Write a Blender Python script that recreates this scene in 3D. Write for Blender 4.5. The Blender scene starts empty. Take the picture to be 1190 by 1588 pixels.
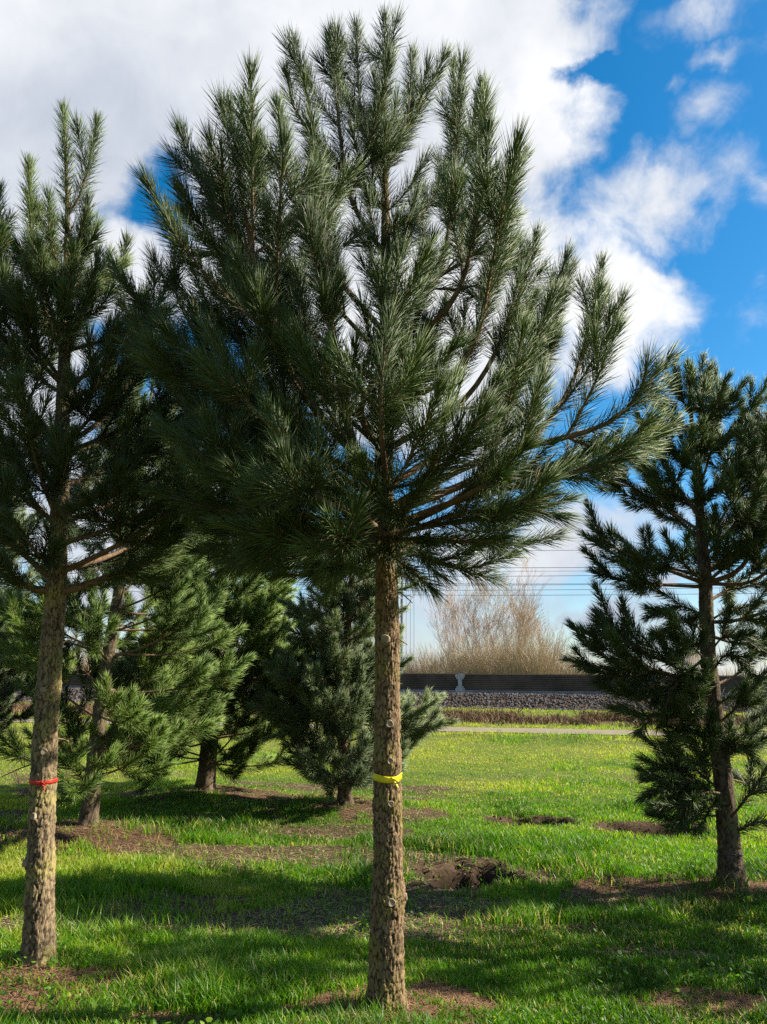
import bpy, math, random
import numpy as np
from mathutils import Matrix, Vector

# ------------------------------------------------------------------ camera, world, sun, exposure
SC = bpy.context.scene
COL = SC.collection
PITCH, ROLL, CAM_H, FPX = math.radians(13.0), math.radians(0.6), 1.6, 1155.0   # FPX: focal length for a 1588 px tall frame
cam_data = bpy.data.cameras.new('camera')
cam_data.sensor_fit = 'VERTICAL'
cam_data.sensor_height = 36.0
cam_data.lens = FPX / 1588.0 * 36.0
cam_data.clip_start, cam_data.clip_end = 0.05, 5000.0
cam = bpy.data.objects.new('camera', cam_data)
COL.objects.link(cam)
FW = np.array([0.0, math.cos(PITCH), math.sin(PITCH)])
R0 = np.array([1.0, 0.0, 0.0]); U0 = np.array([0.0, -math.sin(PITCH), math.cos(PITCH)])
RT = math.cos(ROLL) * R0 + math.sin(ROLL) * U0
UP = math.cos(ROLL) * U0 - math.sin(ROLL) * R0
CAM = np.array([0.0, 0.0, CAM_H])
M = Matrix.Identity(4)
for i in range(3):
    M[i][0], M[i][1], M[i][2], M[i][3] = RT[i], UP[i], -FW[i], CAM[i]
cam.matrix_world = M
SC.camera = cam

SUN_AZ, SUN_EL = math.radians(86.0), math.radians(35.0)      # azimuth from +Y (view direction) towards +X
SUN_DIR = np.array([math.sin(SUN_AZ) * math.cos(SUN_EL), math.cos(SUN_AZ) * math.cos(SUN_EL), math.sin(SUN_EL)])
sd = bpy.data.lights.new('sun', 'SUN')
sd.energy, sd.angle, sd.color = 5.0, math.radians(0.5), (1.0, 0.92, 0.79)
sun = bpy.data.objects.new('sun', sd)
sun.rotation_euler = Vector(-SUN_DIR).to_track_quat('-Z', 'Y').to_euler()
sun.location = (20, 2, 15)
COL.objects.link(sun)
SC.view_settings.view_transform = 'Standard'
SC.view_settings.look = 'None'
SC.view_settings.exposure = 1.32
SC.view_settings.gamma = 1.0
SC.cycles.use_denoising = False
SC.cycles.use_adaptive_sampling = False
SC.cycles.max_bounces = 6
SC.cycles.diffuse_bounces = 3
SC.cycles.glossy_bounces = 2
SC.cycles.transmission_bounces = 3
SC.cycles.transparent_max_bounces = 4
SC.cycles.sample_clamp_indirect = 4.0
SC.cycles.sample_clamp_direct = 12.0


def ray(px, py):
    d = RT * (px - 595.0) + UP * (794.0 - py) + FW * FPX
    return d / np.linalg.norm(d)


def P(px, py, Y):                      # the point of the place at depth Y that the photograph shows at px, py
    d = ray(px, py)
    return CAM + d * (Y / d[1])


def G(px, py, z=0.0):                  # where that line of sight meets the ground
    d = ray(px, py)
    return CAM + d * ((z - CAM_H) / d[2])


class NT:                              # small helper for node trees
    def __init__(s, tree):
        s.t = tree; tree.nodes.clear()

    def n(s, typ, ins=None, **kw):
        nd = s.t.nodes.new(typ)
        for k, v in kw.items(): setattr(nd, k, v)
        if ins:
            for k, v in ins.items(): s.set(nd, k, v)
        return nd

    def set(s, nd, k, v):
        if isinstance(v, bpy.types.Node): v = v.outputs[0]
        if isinstance(v, bpy.types.NodeSocket): s.t.links.new(v, nd.inputs[k])
        else: nd.inputs[k].default_value = v

    def m(s, op, a, b=None, c=None, clamp=False):
        nd = s.t.nodes.new('ShaderNodeMath'); nd.operation = op; nd.use_clamp = clamp
        for i, v in enumerate((a, b, c)):
            if v is not None: s.set(nd, i, v)
        return nd.outputs[0]

    def v(s, op, a, b=None):
        nd = s.t.nodes.new('ShaderNodeVectorMath'); nd.operation = op
        s.set(nd, 0, a)
        if b is not None: s.set(nd, 1, b)
        return nd

    def mix(s, f, a, b, mode='MIX'):
        nd = s.t.nodes.new('ShaderNodeMix'); nd.data_type = 'RGBA'; nd.blend_type = mode; nd.clamp_factor = True
        s.set(nd, 0, f); s.set(nd, 6, a); s.set(nd, 7, b)
        return nd.outputs[2]

    def rng(s, x, a, b, c=0.0, d=1.0, smooth=True):
        nd = s.t.nodes.new('ShaderNodeMapRange'); nd.interpolation_type = 'SMOOTHSTEP' if smooth else 'LINEAR'; nd.clamp = True
        s.set(nd, 0, x)
        for i, q in enumerate((a, b, c, d)): s.set(nd, i + 1, q)
        return nd.outputs[0]


def c4(r, g, b): return (r, g, b, 1.0)


def build_world():
    w = bpy.data.worlds.new('World'); SC.world = w; w.use_nodes = True
    t = NT(w.node_tree)
    sky = t.n('ShaderNodeTexSky', sky_type='NISHITA', sun_disc=False, sun_elevation=SUN_EL, sun_rotation=SUN_AZ,
              altitude=0.0, air_density=1.0, dust_density=0.5, ozone_density=2.0)
    hs = t.n('ShaderNodeHueSaturation', {'Color': sky, 'Saturation': 1.47, 'Value': 1.52, 'Hue': 0.493})
    d = t.n('ShaderNodeTexCoord').outputs['Generated']
    n1 = t.n('ShaderNodeTexNoise', {'Vector': d, 'Scale': 5.0, 'Detail': 9.0, 'Roughness': 0.56, 'Distortion': 0.35})
    n2 = t.n('ShaderNodeTexNoise', {'Vector': t.v('ADD', d, (3.1, 1.7, 0.4)), 'Scale': 3.2, 'Detail': 4.0, 'Roughness': 0.5, 'Distortion': 0.2})
    n3 = t.n('ShaderNodeTexNoise', {'Vector': d, 'Scale': 16.0, 'Detail': 7.0, 'Roughness': 0.6, 'Distortion': 0.6})

    w1 = t.n('ShaderNodeTexNoise', {'Vector': d, 'Scale': 4.5, 'Detail': 2.0, 'Roughness': 0.5})
    w2 = t.n('ShaderNodeTexNoise', {'Vector': t.v('ADD', d, (1.3, 4.1, 2.2)), 'Scale': 15.0, 'Detail': 6.0, 'Roughness': 0.6})
    wd1 = t.v('MULTIPLY', t.v('SUBTRACT', w1.outputs['Color'], (0.5, 0.5, 0.5)), (0.16, 0.16, 0.16))
    wd2 = t.v('MULTIPLY', t.v('SUBTRACT', w2.outputs['Color'], (0.5, 0.5, 0.5)), (0.10, 0.10, 0.10))
    dw = t.v('ADD', d, t.v('ADD', wd1, wd2)).outputs[0]        # billowing edges

    def blob(px, py, rx, ry):         # cloud bank: its bearing and height in the sky, its angular size
        c = ray(px, py)
        rt = np.cross(c, (0, 0, 1)); rt /= np.linalg.norm(rt); up = np.cross(rt, c)
        q = t.v('SUBTRACT', dw, tuple(c)).outputs[0]
        k = FPX * (FPX / math.hypot(FPX, math.hypot(px - 595, py - 794)))
        a = t.m('MULTIPLY', t.v('DOT_PRODUCT', q, tuple(rt)).outputs['Value'], FPX / rx)
        b = t.m('MULTIPLY', t.v('DOT_PRODUCT', q, tuple(up)).outputs['Value'], FPX / ry)
        s = t.m('SQRT', t.m('ADD', t.m('MULTIPLY', a, a), t.m('MULTIPLY', b, b)))
        fwd = t.m('GREATER_THAN', t.v('DOT_PRODUCT', d, tuple(c)).outputs['Value'], 0.2)
        e = t.m('MULTIPLY', t.m('SUBTRACT', 1.0, s), max(1.0, min(rx, ry) / 95.0))      # edges about equally soft for all
        return t.m('MULTIPLY', t.m('MINIMUM', t.m('MAXIMUM', e, 0.0), 1.0), fwd)

    def field(lst):
        acc = None
        for (px, py, rx, ry, wgt) in lst:
            b = t.m('MULTIPLY', blob(px, py, rx, ry), wgt)
            acc = b if acc is None else t.m('MAXIMUM', acc, b)
        return acc
    clouds = field([(80, 80, 720, 340, 1.0), (540, 110, 370, 330, 1.0), (785, 165, 140, 125, 1.0), (850, 20, 150, 100, 1.0), (840, 275, 110, 50, 0.5), (1010, 325, 165, 90, 0.9), (1130, 320, 100, 55, 0.5),
                    (960, 475, 140, 112, 1.0), (1030, 430, 70, 40, 0.8), (910, 570, 100, 80, 0.9), (1080, 195, 90, 72, 0.55), (1035, 140, 45, 40, 0.45), (1125, 80, 80, 40, 0.55), (1110, 20, 110, 48, 0.5),
                    (620, 480, 290, 260, 0.9), (740, 640, 150, 130, 0.8), (300, 440, 200, 85, 0.9), (-120, 560, 270, 270, 0.9), (880, 830, 300, 95, 0.9), (600, 1000, 1500, 190, 0.46), (930, 960, 230, 45, 0.8), (720, 890, 120, 40, 0.5), (1080, 900, 160, 40, 0.7), (200, 800, 300, 200, 0.8)])
    holes = field([(235, 345, 140, 76, 1.3), (910, 120, 85, 34, 0.9), (430, 690, 70, 60, 1.2)])
    wide = t.rng(n2.outputs[0], 0.38, 0.62, 0.0, 0.8)
    fwd = t.rng(t.v('DOT_PRODUCT', d, (0, 1, 0)).outputs['Value'], 0.2, 0.5, 1.0, 0.0)      # unseen rest of the sky: broken cloud added for its fill light
    dens = t.m('ADD', clouds, t.m('MULTIPLY', wide, fwd))
    dens = t.m('SUBTRACT', dens, holes)
    dens = t.m('ADD', dens, t.m('MULTIPLY', t.m('SUBTRACT', n1.outputs[0], 0.5), 1.3))
    dens = t.m('ADD', dens, t.m('MULTIPLY', t.m('SUBTRACT', n3.outputs[0], 0.5), 0.8))
    cov = t.rng(dens, 0.08, 0.80)
    bright = field([(840, 150, 150, 130, 0.9), (960, 470, 170, 140, 0.75), (1010, 310, 160, 80, 0.45), (680, 500, 200, 160, 0.45), (900, 60, 120, 80, 0.4), (560, 20, 180, 120, 0.25)])
    grey = field([(130, 220, 260, 160, 0.32), (330, 60, 160, 90, 0.16), (800, 975, 900, 130, 0.5), (560, 250, 160, 120, 0.22)])
    sh = t.m('ADD', t.m('MULTIPLY', t.m('SUBTRACT', n2.outputs[0], 0.5), 1.1), t.m('ADD', t.m('MULTIPLY', t.m('SUBTRACT', n1.outputs[0], 0.5), 1.3), t.m('MULTIPLY', t.m('SUBTRACT', n3.outputs[0], 0.5), 0.5)))
    sh = t.m('ADD', t.m('SUBTRACT', t.m('ADD', 0.52, t.m('MULTIPLY', bright, 0.55)), grey), sh, None)
    ccol = t.mix(t.rng(sh, 0.0, 1.0, 0.0, 1.0, False), c4(4.5, 5.0, 5.9), c4(8.4, 8.5, 8.7))
    ccol = t.mix(fwd, ccol, t.mix(1.0, ccol, c4(0.42, 0.43, 0.45), 'MULTIPLY'))      # added cloud out of view, dimmed to lower the ambient fill
    cmix = t.mix(cov, hs.outputs[0], ccol)
    bg = t.n('ShaderNodeBackground', {'Color': cmix, 'Strength': 0.0485})
    t.n('ShaderNodeOutputWorld', {'Surface': bg})
    w.cycles.sampling_method = 'MANUAL'; w.cycles.sample_map_resolution = 512


build_world()
rs = np.random.RandomState(7)
random.seed(7)

# ------------------------------------------------------------------ helpers: meshes, noise


def tag(o, label=None, cat=None, group=None, kind=None):
    if label: o['label'] = label
    if cat: o['category'] = cat
    if group: o['group'] = group
    if kind: o['kind'] = kind
    return o


def empty(name, loc):
    o = bpy.data.objects.new(name, None); COL.objects.link(o); o.location = loc; o.empty_display_size = 0.2
    return o


def mesh(name, v, quads=None, tris=None, mat=None, parent=None, attrs=None, smooth=False):
    v = np.asarray(v, np.float32).reshape(-1, 3)
    q = np.zeros((0, 4), np.int32) if quads is None else np.asarray(quads, np.int32).reshape(-1, 4)
    t = np.zeros((0, 3), np.int32) if tris is None else np.asarray(tris, np.int32).reshape(-1, 3)
    me = bpy.data.meshes.new(name)
    me.vertices.add(len(v)); me.vertices.foreach_set('co', v.ravel())
    idx = np.concatenate([q.ravel(), t.ravel()])
    me.loops.add(len(idx)); me.loops.foreach_set('vertex_index', idx)
    st = np.concatenate([np.arange(len(q)) * 4, len(q) * 4 + np.arange(len(t)) * 3]).astype(np.int32)
    me.polygons.add(len(st)); me.polygons.foreach_set('loop_start', st)
    try: me.polygons.foreach_set('loop_total', np.concatenate([np.full(len(q), 4), np.full(len(t), 3)]).astype(np.int32))
    except Exception: pass
    me.polygons.foreach_set('use_smooth', np.full(len(st), smooth))
    me.update(calc_edges=True)
    if attrs:
        for k, a in attrs.items():
            me.attributes.new(k, 'FLOAT', 'POINT').data.foreach_set('value', np.asarray(a, np.float32).ravel())
    if mat: me.materials.append(mat)
    o = bpy.data.objects.new(name, me); COL.objects.link(o)
    if parent:
        o.parent = parent
        p, off = parent, Vector((0, 0, 0))
        while p: off += p.location; p = p.parent
        o.location = -off            # mesh data are in world coordinates
    return o


def hsh(i, j, k):
    n = (i * 374761393 + j * 668265263 + k * 1274126177) & 0xFFFFFFFF
    n = ((n ^ (n >> 13)) * 1274126177) & 0xFFFFFFFF
    n = n ^ (n >> 16)
    return (n & 0xFFFFFF).astype(np.float64) / 0xFFFFFF


def vnoise(p):
    p = np.asarray(p, np.float64)
    f = np.floor(p).astype(np.int64); u = p - f; u = u * u * (3 - 2 * u)
    r = 0
    for dx in (0, 1):
        for dy in (0, 1):
            for dz in (0, 1):
                wgt = (u[..., 0] if dx else 1 - u[..., 0]) * (u[..., 1] if dy else 1 - u[..., 1]) * (u[..., 2] if dz else 1 - u[..., 2])
                r = r + wgt * hsh(f[..., 0] + dx, f[..., 1] + dy, f[..., 2] + dz)
    return r


def fbm(p, octv=4, gain=0.5):
    p = np.asarray(p, np.float64); r, a, s = 0, 1.0, 0
    for i in range(octv):
        r = r + a * vnoise(p * 2 ** i + 17.3 * i); s += a; a *= gain
    return r / s


def n2d(x, y, sc, seed=0.0, octv=4):
    return fbm(np.stack([x * sc, y * sc, np.full_like(x, seed)], -1), octv)


def nrm(a): return a / np.maximum(np.linalg.norm(a, axis=-1, keepdims=True), 1e-9)


def sstep(x, a, b):
    t = np.clip((x - a) / (b - a), 0, 1); return t * t * (3 - 2 * t)


def tubes(pts, rad, k=5):              # pts (B,n,3), rad (B,n) -> verts, quads
    pts = np.asarray(pts, float); rad = np.asarray(rad, float)
    B, n, _ = pts.shape
    t = nrm(np.gradient(pts, axis=1))
    ref = np.where(np.abs(t[:, :1, 2:3]) > 0.8, np.array([1.0, 0.13, 0]), np.array([0, 0.1, 1.0]))
    ref = np.broadcast_to(ref, t.shape)
    u = nrm(np.cross(t, ref)); w = np.cross(t, u)
    a = np.arange(k) / k * 2 * np.pi
    v = pts[:, :, None, :] + rad[:, :, None, None] * (np.cos(a)[:, None] * u[:, :, None, :] + np.sin(a)[:, None] * w[:, :, None, :])
    i = np.arange(k); j = (i + 1) % k
    base = (np.arange(B)[:, None, None] * n + np.arange(n - 1)[None, :, None]) * k
    q = np.stack([base + i, base + j, base + k + j, base + k + i], -1)
    return v.reshape(-1, 3), q.reshape(-1, 4)


def resample(p, n):                    # Catmull-Rom through the points, n even steps
    p = np.asarray(p, float)
    if len(p) == 2:
        return p[0] + (p[1] - p[0]) * np.linspace(0, 1, n)[:, None]
    e = np.vstack([2 * p[0] - p[1], p, 2 * p[-1] - p[-2]])
    out = []
    for i in range(len(p) - 1):
        a, b, c, d = e[i:i + 4]
        t = np.linspace(0, 1, 24, endpoint=False)[:, None]
        out.append(0.5 * (2 * b + (c - a) * t + (2 * a - 5 * b + 4 * c - d) * t ** 2 + (3 * b - a - 3 * c + d) * t ** 3))
    out = np.vstack(out + [p[-1:]])
    s = np.concatenate([[0], np.cumsum(np.linalg.norm(np.diff(out, axis=0), axis=1))])
    q = np.linspace(0, s[-1], n)
    return np.stack([np.interp(q, s, out[:, i]) for i in range(3)], -1)


def boxes(lst):                        # (x0,x1,y0,y1,z0,z1) ... -> verts, quads
    v, q = [], []
    for (x0, x1, y0, y1, z0, z1) in lst:
        b = len(v)
        v += [(x0, y0, z0), (x1, y0, z0), (x1, y1, z0), (x0, y1, z0), (x0, y0, z1), (x1, y0, z1), (x1, y1, z1), (x0, y1, z1)]
        q += [(b, b + 3, b + 2, b + 1), (b + 4, b + 5, b + 6, b + 7), (b, b + 1, b + 5, b + 4), (b + 1, b + 2, b + 6, b + 5), (b + 2, b + 3, b + 7, b + 6), (b + 3, b, b + 4, b + 7)]
    return np.array(v, float), np.array(q)


def join(parts):
    vs, qs, o = [], [], 0
    for v, q in parts:
        vs.append(v); qs.append(np.asarray(q) + o); o += len(v)
    return np.vstack(vs), np.vstack(qs)


# ------------------------------------------------------------------ materials


def mat(name):
    m = bpy.data.materials.new(name); m.use_nodes = True
    return m, NT(m.node_tree)


def finish(t, bsdf, bump=None, strength=0.5, dist=0.01):
    if bump is not None:
        b = t.n('ShaderNodeBump', {'Height': bump, 'Strength': strength, 'Distance': dist})
        t.set(bsdf, 'Normal', b)
    t.n('ShaderNodeOutputMaterial', {'Surface': bsdf})


def attr(t, name): return t.n('ShaderNodeAttribute', attribute_name=name).outputs['Fac']


def needle_material(name, dark, mid, light, trans=0.26):
    m, t = mat(name)
    a = attr(t, 'tint')
    r = t.n('ShaderNodeValToRGB', {'Fac': a})
    e = r.color_ramp.elements
    e[0].position, e[0].color = 0.0, c4(*dark)
    e[1].position, e[1].color = 0.55, c4(*mid)
    x = e.new(0.9); x.color = c4(*light)
    x = e.new(0.97); x.color = c4(0.20, 0.11, 0.045)
    b = t.n('ShaderNodeBsdfPrincipled', {'Base Color': r, 'Roughness': 0.50, 'Specular IOR Level': 0.46})
    tr = t.n('ShaderNodeBsdfTranslucent', {'Color': t.mix(1.0, r.outputs[0], c4(1.5, 1.75, 0.7), 'MULTIPLY')})
    mx = t.n('ShaderNodeMixShader', {0: trans, 1: b.outputs[0], 2: tr.outputs[0]})
    t.n('ShaderNodeOutputMaterial', {'Surface': mx})
    return m


M_NEEDLE = needle_material('pine_needles', (0.042, 0.070, 0.018), (0.084, 0.130, 0.027), (0.145, 0.210, 0.040))
M_NEEDLE_BLUE = needle_material('blue_green_needles', (0.080, 0.118, 0.056), (0.140, 0.190, 0.084), (0.200, 0.250, 0.088))
M_NEEDLE_FRESH = needle_material('fresh_green_needles', (0.058, 0.104, 0.018), (0.115, 0.190, 0.028), (0.190, 0.275, 0.042))


def bark_material(name, plate, furrow, moss):
    m, t = mat(name)
    d = attr(t, 'furrow')
    obj = t.n('ShaderNodeTexCoord').outputs['Object']
    st = t.n('ShaderNodeMapping', {'Vector': obj, 'Scale': (1, 1, 0.3)})
    n1 = t.n('ShaderNodeTexNoise', {'Vector': st, 'Scale': 34.0, 'Detail': 6.0, 'Roughness': 0.65})
    n2 = t.n('ShaderNodeTexNoise', {'Vector': obj, 'Scale': 5.0, 'Detail': 5.0, 'Roughness': 0.6})
    n3 = t.n('ShaderNodeTexNoise', {'Vector': st, 'Scale': 120.0, 'Detail': 3.0})
    base = t.mix(t.rng(n1.outputs[0], 0.35, 0.65), c4(*[q * 0.42 for q in plate]), c4(*plate))
    base = t.mix(t.rng(n2.outputs[0], 0.46, 0.62, 0.0, 0.8), base, c4(*moss))
    base = t.mix(t.m('MULTIPLY', t.rng(n3.outputs[0], 0.5, 0.75), 0.35), base, c4(*[min(1, q * 1.5) for q in plate]))
    base = t.mix(t.rng(d, 0.10, 0.55, 0.85, 0.0), base, c4(*furrow))
    h = t.m('ADD', t.m('MULTIPLY', n1.outputs[0], 0.7), t.m('MULTIPLY', n3.outputs[0], 0.3))
    b = t.n('ShaderNodeBsdfPrincipled', {'Base Color': base, 'Roughness': 0.9, 'Specular IOR Level': 0.15})
    finish(t, b, h, 1.0, 0.022)
    return m


M_BARK = bark_material('pine_bark', (0.265, 0.180, 0.100), (0.026, 0.017, 0.010), (0.22, 0.175, 0.052))
M_BARK_PALE = bark_material('pale_pine_bark', (0.27, 0.20, 0.118), (0.034, 0.023, 0.014), (0.29, 0.245, 0.085))
M_BARK_DARK = bark_material('dark_pine_bark', (0.15, 0.11, 0.072), (0.030, 0.022, 0.016), (0.13, 0.115, 0.05))


def plain(name, col, rough=0.8, nscale=8.0, var=0.35, bump=0.0, metallic=0.0, col2=None):
    m, t = mat(name)
    obj = t.n('ShaderNodeTexCoord').outputs['Object']
    n = t.n('ShaderNodeTexNoise', {'Vector': obj, 'Scale': nscale, 'Detail': 6.0, 'Roughness': 0.62})
    c2 = col2 or tuple(q * (1 - var) for q in col)
    b = t.n('ShaderNodeBsdfPrincipled', {'Base Color': t.mix(t.rng(n.outputs[0], 0.3, 0.7), c4(*c2), c4(*col)), 'Roughness': rough, 'Metallic': metallic, 'Specular IOR Level': 0.3})
    finish(t, b, n.outputs[0] if bump else None, bump, 0.02)
    return m


M_TWIG = plain('pine_twig_bark', (0.20, 0.125, 0.070), 0.85, 30.0, 0.5, 0.5)
M_WOOD = plain('cut_wood', (0.36, 0.28, 0.19), 0.85, 60.0, 0.4, 0.3)
M_YELLOW = plain('yellow_plastic_tape', (0.80, 0.66, 0.02), 0.35, 14.0, 0.25)
M_RED = plain('red_plastic_ribbon', (0.62, 0.035, 0.025), 0.4, 14.0, 0.3)
M_WIRE = plain('dark_wire', (0.09, 0.09, 0.095), 0.6, 4.0)
M_PANEL = plain('weathered_dark_panel', (0.125, 0.098, 0.084), 0.8, 0.9, 0.55)
M_COPING = plain('weathered_coping', (0.30, 0.23, 0.17), 0.85, 2.0, 0.3)
M_PLINTH = plain('concrete_plinth', (0.28, 0.27, 0.28), 0.9, 1.5, 0.35)
M_GALV = plain('galvanised_steel', (0.42, 0.44, 0.47), 0.6, 3.0, 0.25, metallic=0.3)
M_BALLAST = plain('ballast_stone', (0.15, 0.13, 0.125), 0.9, 2.5, 0.7)
M_TAN = plain('golden_willow_stems', (0.54, 0.43, 0.28), 0.8, 0.35, 0.35)
M_BARE = plain('bare_tree_bark', (0.50, 0.38, 0.27), 0.9, 0.8, 0.4)
M_DEAD = plain('dead_bracken', (0.22, 0.14, 0.075), 0.95, 3.0, 0.5)
M_LITTER = plain('fallen_needles', (0.30, 0.165, 0.085), 0.9, 9.0, 0.55)
M_STRAW = plain('dry_straw', (0.42, 0.34, 0.17), 0.9, 9.0, 0.4)


def grass_material():
    m, t = mat('grass_blades')
    r = t.n('ShaderNodeValToRGB', {'Fac': attr(t, 'tint')})
    e = r.color_ramp.elements
    e[0].position, e[0].color = 0.0, c4(0.030, 0.080, 0.006)
    e[1].position, e[1].color = 0.45, c4(0.090, 0.210, 0.008)
    x = e.new(0.8); x.color = c4(0.24, 0.30, 0.024)
    x = e.new(1.0); x.color = c4(0.42, 0.35, 0.14)
    b = t.n('ShaderNodeBsdfPrincipled', {'Base Color': r, 'Roughness': 0.45, 'Specular IOR Level': 0.35})
    tr = t.n('ShaderNodeBsdfTranslucent', {'Color': t.mix(1.0, r.outputs[0], c4(1.75, 1.9, 0.7), 'MULTIPLY')})
    mx = t.n('ShaderNodeMixShader', {0: 0.42, 1: b.outputs[0], 2: tr.outputs[0]})
    t.n('ShaderNodeOutputMaterial', {'Surface': mx})
    return m


M_GRASS = grass_material()


def ground_material():
    m, t = mat('soil_and_turf')
    obj = t.n('ShaderNodeTexCoord').outputs['Object']
    n1 = t.n('ShaderNodeTexNoise', {'Vector': obj, 'Scale': 3.0, 'Detail': 8.0, 'Roughness': 0.65})
    n2 = t.n('ShaderNodeTexNoise', {'Vector': obj, 'Scale': 28.0, 'Detail': 6.0, 'Roughness': 0.7})
    turf = t.mix(n1.outputs[0], c4(0.060, 0.085, 0.018), c4(0.15, 0.17, 0.035))
    turf = t.mix(t.rng(n2.outputs[0], 0.5, 0.7, 0, 0.6), turf, c4(0.12, 0.10, 0.045))
    soil = t.mix(n2.outputs[0], c4(0.034, 0.022, 0.014), c4(0.135, 0.088, 0.052))
    a = attr(t, 'soil')
    soil = t.mix(attr(t, 'pit_shade'), soil, c4(0.018, 0.012, 0.008))            # shade inside the holes, painted into the soil colour
    base = t.mix(t.rng(t.m('ADD', a, t.m('MULTIPLY', t.m('SUBTRACT', n2.outputs[0], 0.5), 0.5)), 0.3, 0.6), turf, soil)
    b = t.n('ShaderNodeBsdfPrincipled', {'Base Color': base, 'Roughness': 0.95, 'Specular IOR Level': 0.1})
    finish(t, b, n2.outputs[0], 0.9, 0.03)
    return m


M_GROUND = ground_material()
M_PATH = plain('sandy_gravel_path', (0.23, 0.19, 0.125), 0.95, 2.5, 0.22, 0.4)

# ------------------------------------------------------------------ ground
B_MAIN, B_LEFT, B_RIGHT = G(600, 1572, 0.05), G(62, 1492, 0.06), G(1136, 1374, 0.04)
B_T2, B_T3, B_T4 = G(137, 1297), G(322, 1236), G(535, 1260)
RAIL = 0.18                              # the railway, path and bank run slightly towards the camera on the right


def rc(x, y): return y + RAIL * (x - 4.0)


PITS = [(G(716, 1356), 0.44, 0.42, 0.36), (G(818, 1274), 0.50, 0.42, 0.28), (G(1005, 1287), 0.60, 0.45, 0.26), (G(1050, 1290), 0.4, 0.3, 0.16),
        (G(770, 1362), 0.30, 0.2, 0.16)]
LITTER = [(B_MAIN, 0.58, 0.36), (B_LEFT + np.array([0.0, -0.25, 0]), 0.6, 0.42), (B_RIGHT + np.array([-0.1, -0.15, 0]), 0.9, 0.4), (B_RIGHT + np.array([-0.75, 0.1, 0]), 0.6, 0.35),
          (B_T2 + np.array([0.2, -0.25, 0]), 1.1, 0.85), (B_T3 + np.array([0.9, -0.2, 0]), 1.6, 0.7), (B_T4 + np.array([0, -0.1, 0]), 1.0, 0.7), (G(30, 1305), 0.9, 0.55), (G(30, 1580), 0.5, 0.12), (G(250, 1592), 0.45, 0.16), (G(520, 1565), 0.35, 0.12), (G(690, 1560), 0.3, 0.1),
          (G(720, 1570), 0.5, 0.12), (G(1150, 1565), 0.6, 0.14), (G(60, 1230), 0.6, 0.5)]
BARE = [(G(712, 1348), 0.62, 0.40), (G(680, 1375), 0.5, 0.25), (G(820, 1270), 0.62, 0.30), (G(1010, 1285), 0.8, 0.45), (G(840, 1360), 0.5, 0.22), (G(820, 1440), 0.75, 0.16),
        (G(730, 1420), 0.36, 0.14), (G(620, 1270), 0.8, 0.3), (G(680, 1265), 0.5, 0.25), (G(220, 1405), 0.6, 0.12), (G(290, 1390), 0.6, 0.14), (G(395, 1325), 0.22, 0.14), (G(340, 1340), 0.5, 0.2), (G(1040, 1480), 0.6, 0.10), (G(890, 1150), 2.2, 0.5),
        (G(560, 1340), 0.4, 0.25), (G(950, 1390), 0.7, 0.2)]


def spots(x, y, lst, seed):
    m = np.zeros_like(x)
    wob = (n2d(x, y, 3.0, seed) - 0.5) * 1.6 + (n2d(x, y, 9.0, seed + 60.0, 2) - 0.5) * 0.7
    for (c, rx, ry) in lst:
        q = np.sqrt(((x - c[0]) / rx) ** 2 + ((y - c[1]) / ry) ** 2) + wob
        m = np.maximum(m, 1 - sstep(q, 0.55, 1.15))
    return m


def height(x, y):
    z = (n2d(x, y, 0.5, 3.0, 3) - 0.5) * 0.10 + (n2d(x, y, 2.6, 9.0, 4) - 0.5) * 0.05
    near = 1 - sstep(y, 12, 20)
    z = z * (0.35 + 0.65 * near)
    for (c, r, hgt) in ((B_MAIN, 0.55, 0.05), (B_LEFT, 0.55, 0.06), (B_RIGHT, 0.7, 0.04), (B_T2, 0.9, 0.10), (B_T3, 1.1, 0.12), (B_T4, 1.0, 0.1)):
        z = z + hgt * np.exp(-((x - c[0]) ** 2 + (y - c[1]) ** 2) / r ** 2)
    for (c, rx, ry, dp) in PITS:
        q = np.sqrt(((x - c[0]) / rx) ** 2 + ((y - c[1]) / ry) ** 2) + (n2d(x, y, 4.0, 5.0) - 0.5) * 0.9
        z = z - dp * (1 - sstep(q, 0.50, 1.05)) + dp * 0.05 * np.exp(-((q - 1.15) / 0.22) ** 2)
    s = rc(x, y)
    z = z + 0.42 * sstep(s, 31.5, 38.0) + 0.18 * np.exp(-((s - 23.0) / 1.3) ** 2) * n2d(x, y, 1.2, 2.0) * 1.4
    z = z + 0.70 * sstep(s, 39.4, 41.2)
    z = z - 0.9 * sstep(s, 52, 60)
    return z


def hz(x, y): return float(height(np.array([float(x)]), np.array([float(y)]))[0])


def axis(a, b, step, lo, hi, grow=1.13):
    c = list(np.arange(a, b, step))
    d, x = step, c[-1]
    while x < hi: d = min(d * grow, 0.3) if abs(x) < 44 else d * 1.25; x += d; c.append(x)
    d, x = step, c[0]
    while x > lo: d = min(d * grow, 0.4) if abs(x) < 40 and x < 0 and lo < -100 else d * 1.25; x -= d; c.insert(0, x)
    return np.array(c)


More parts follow.
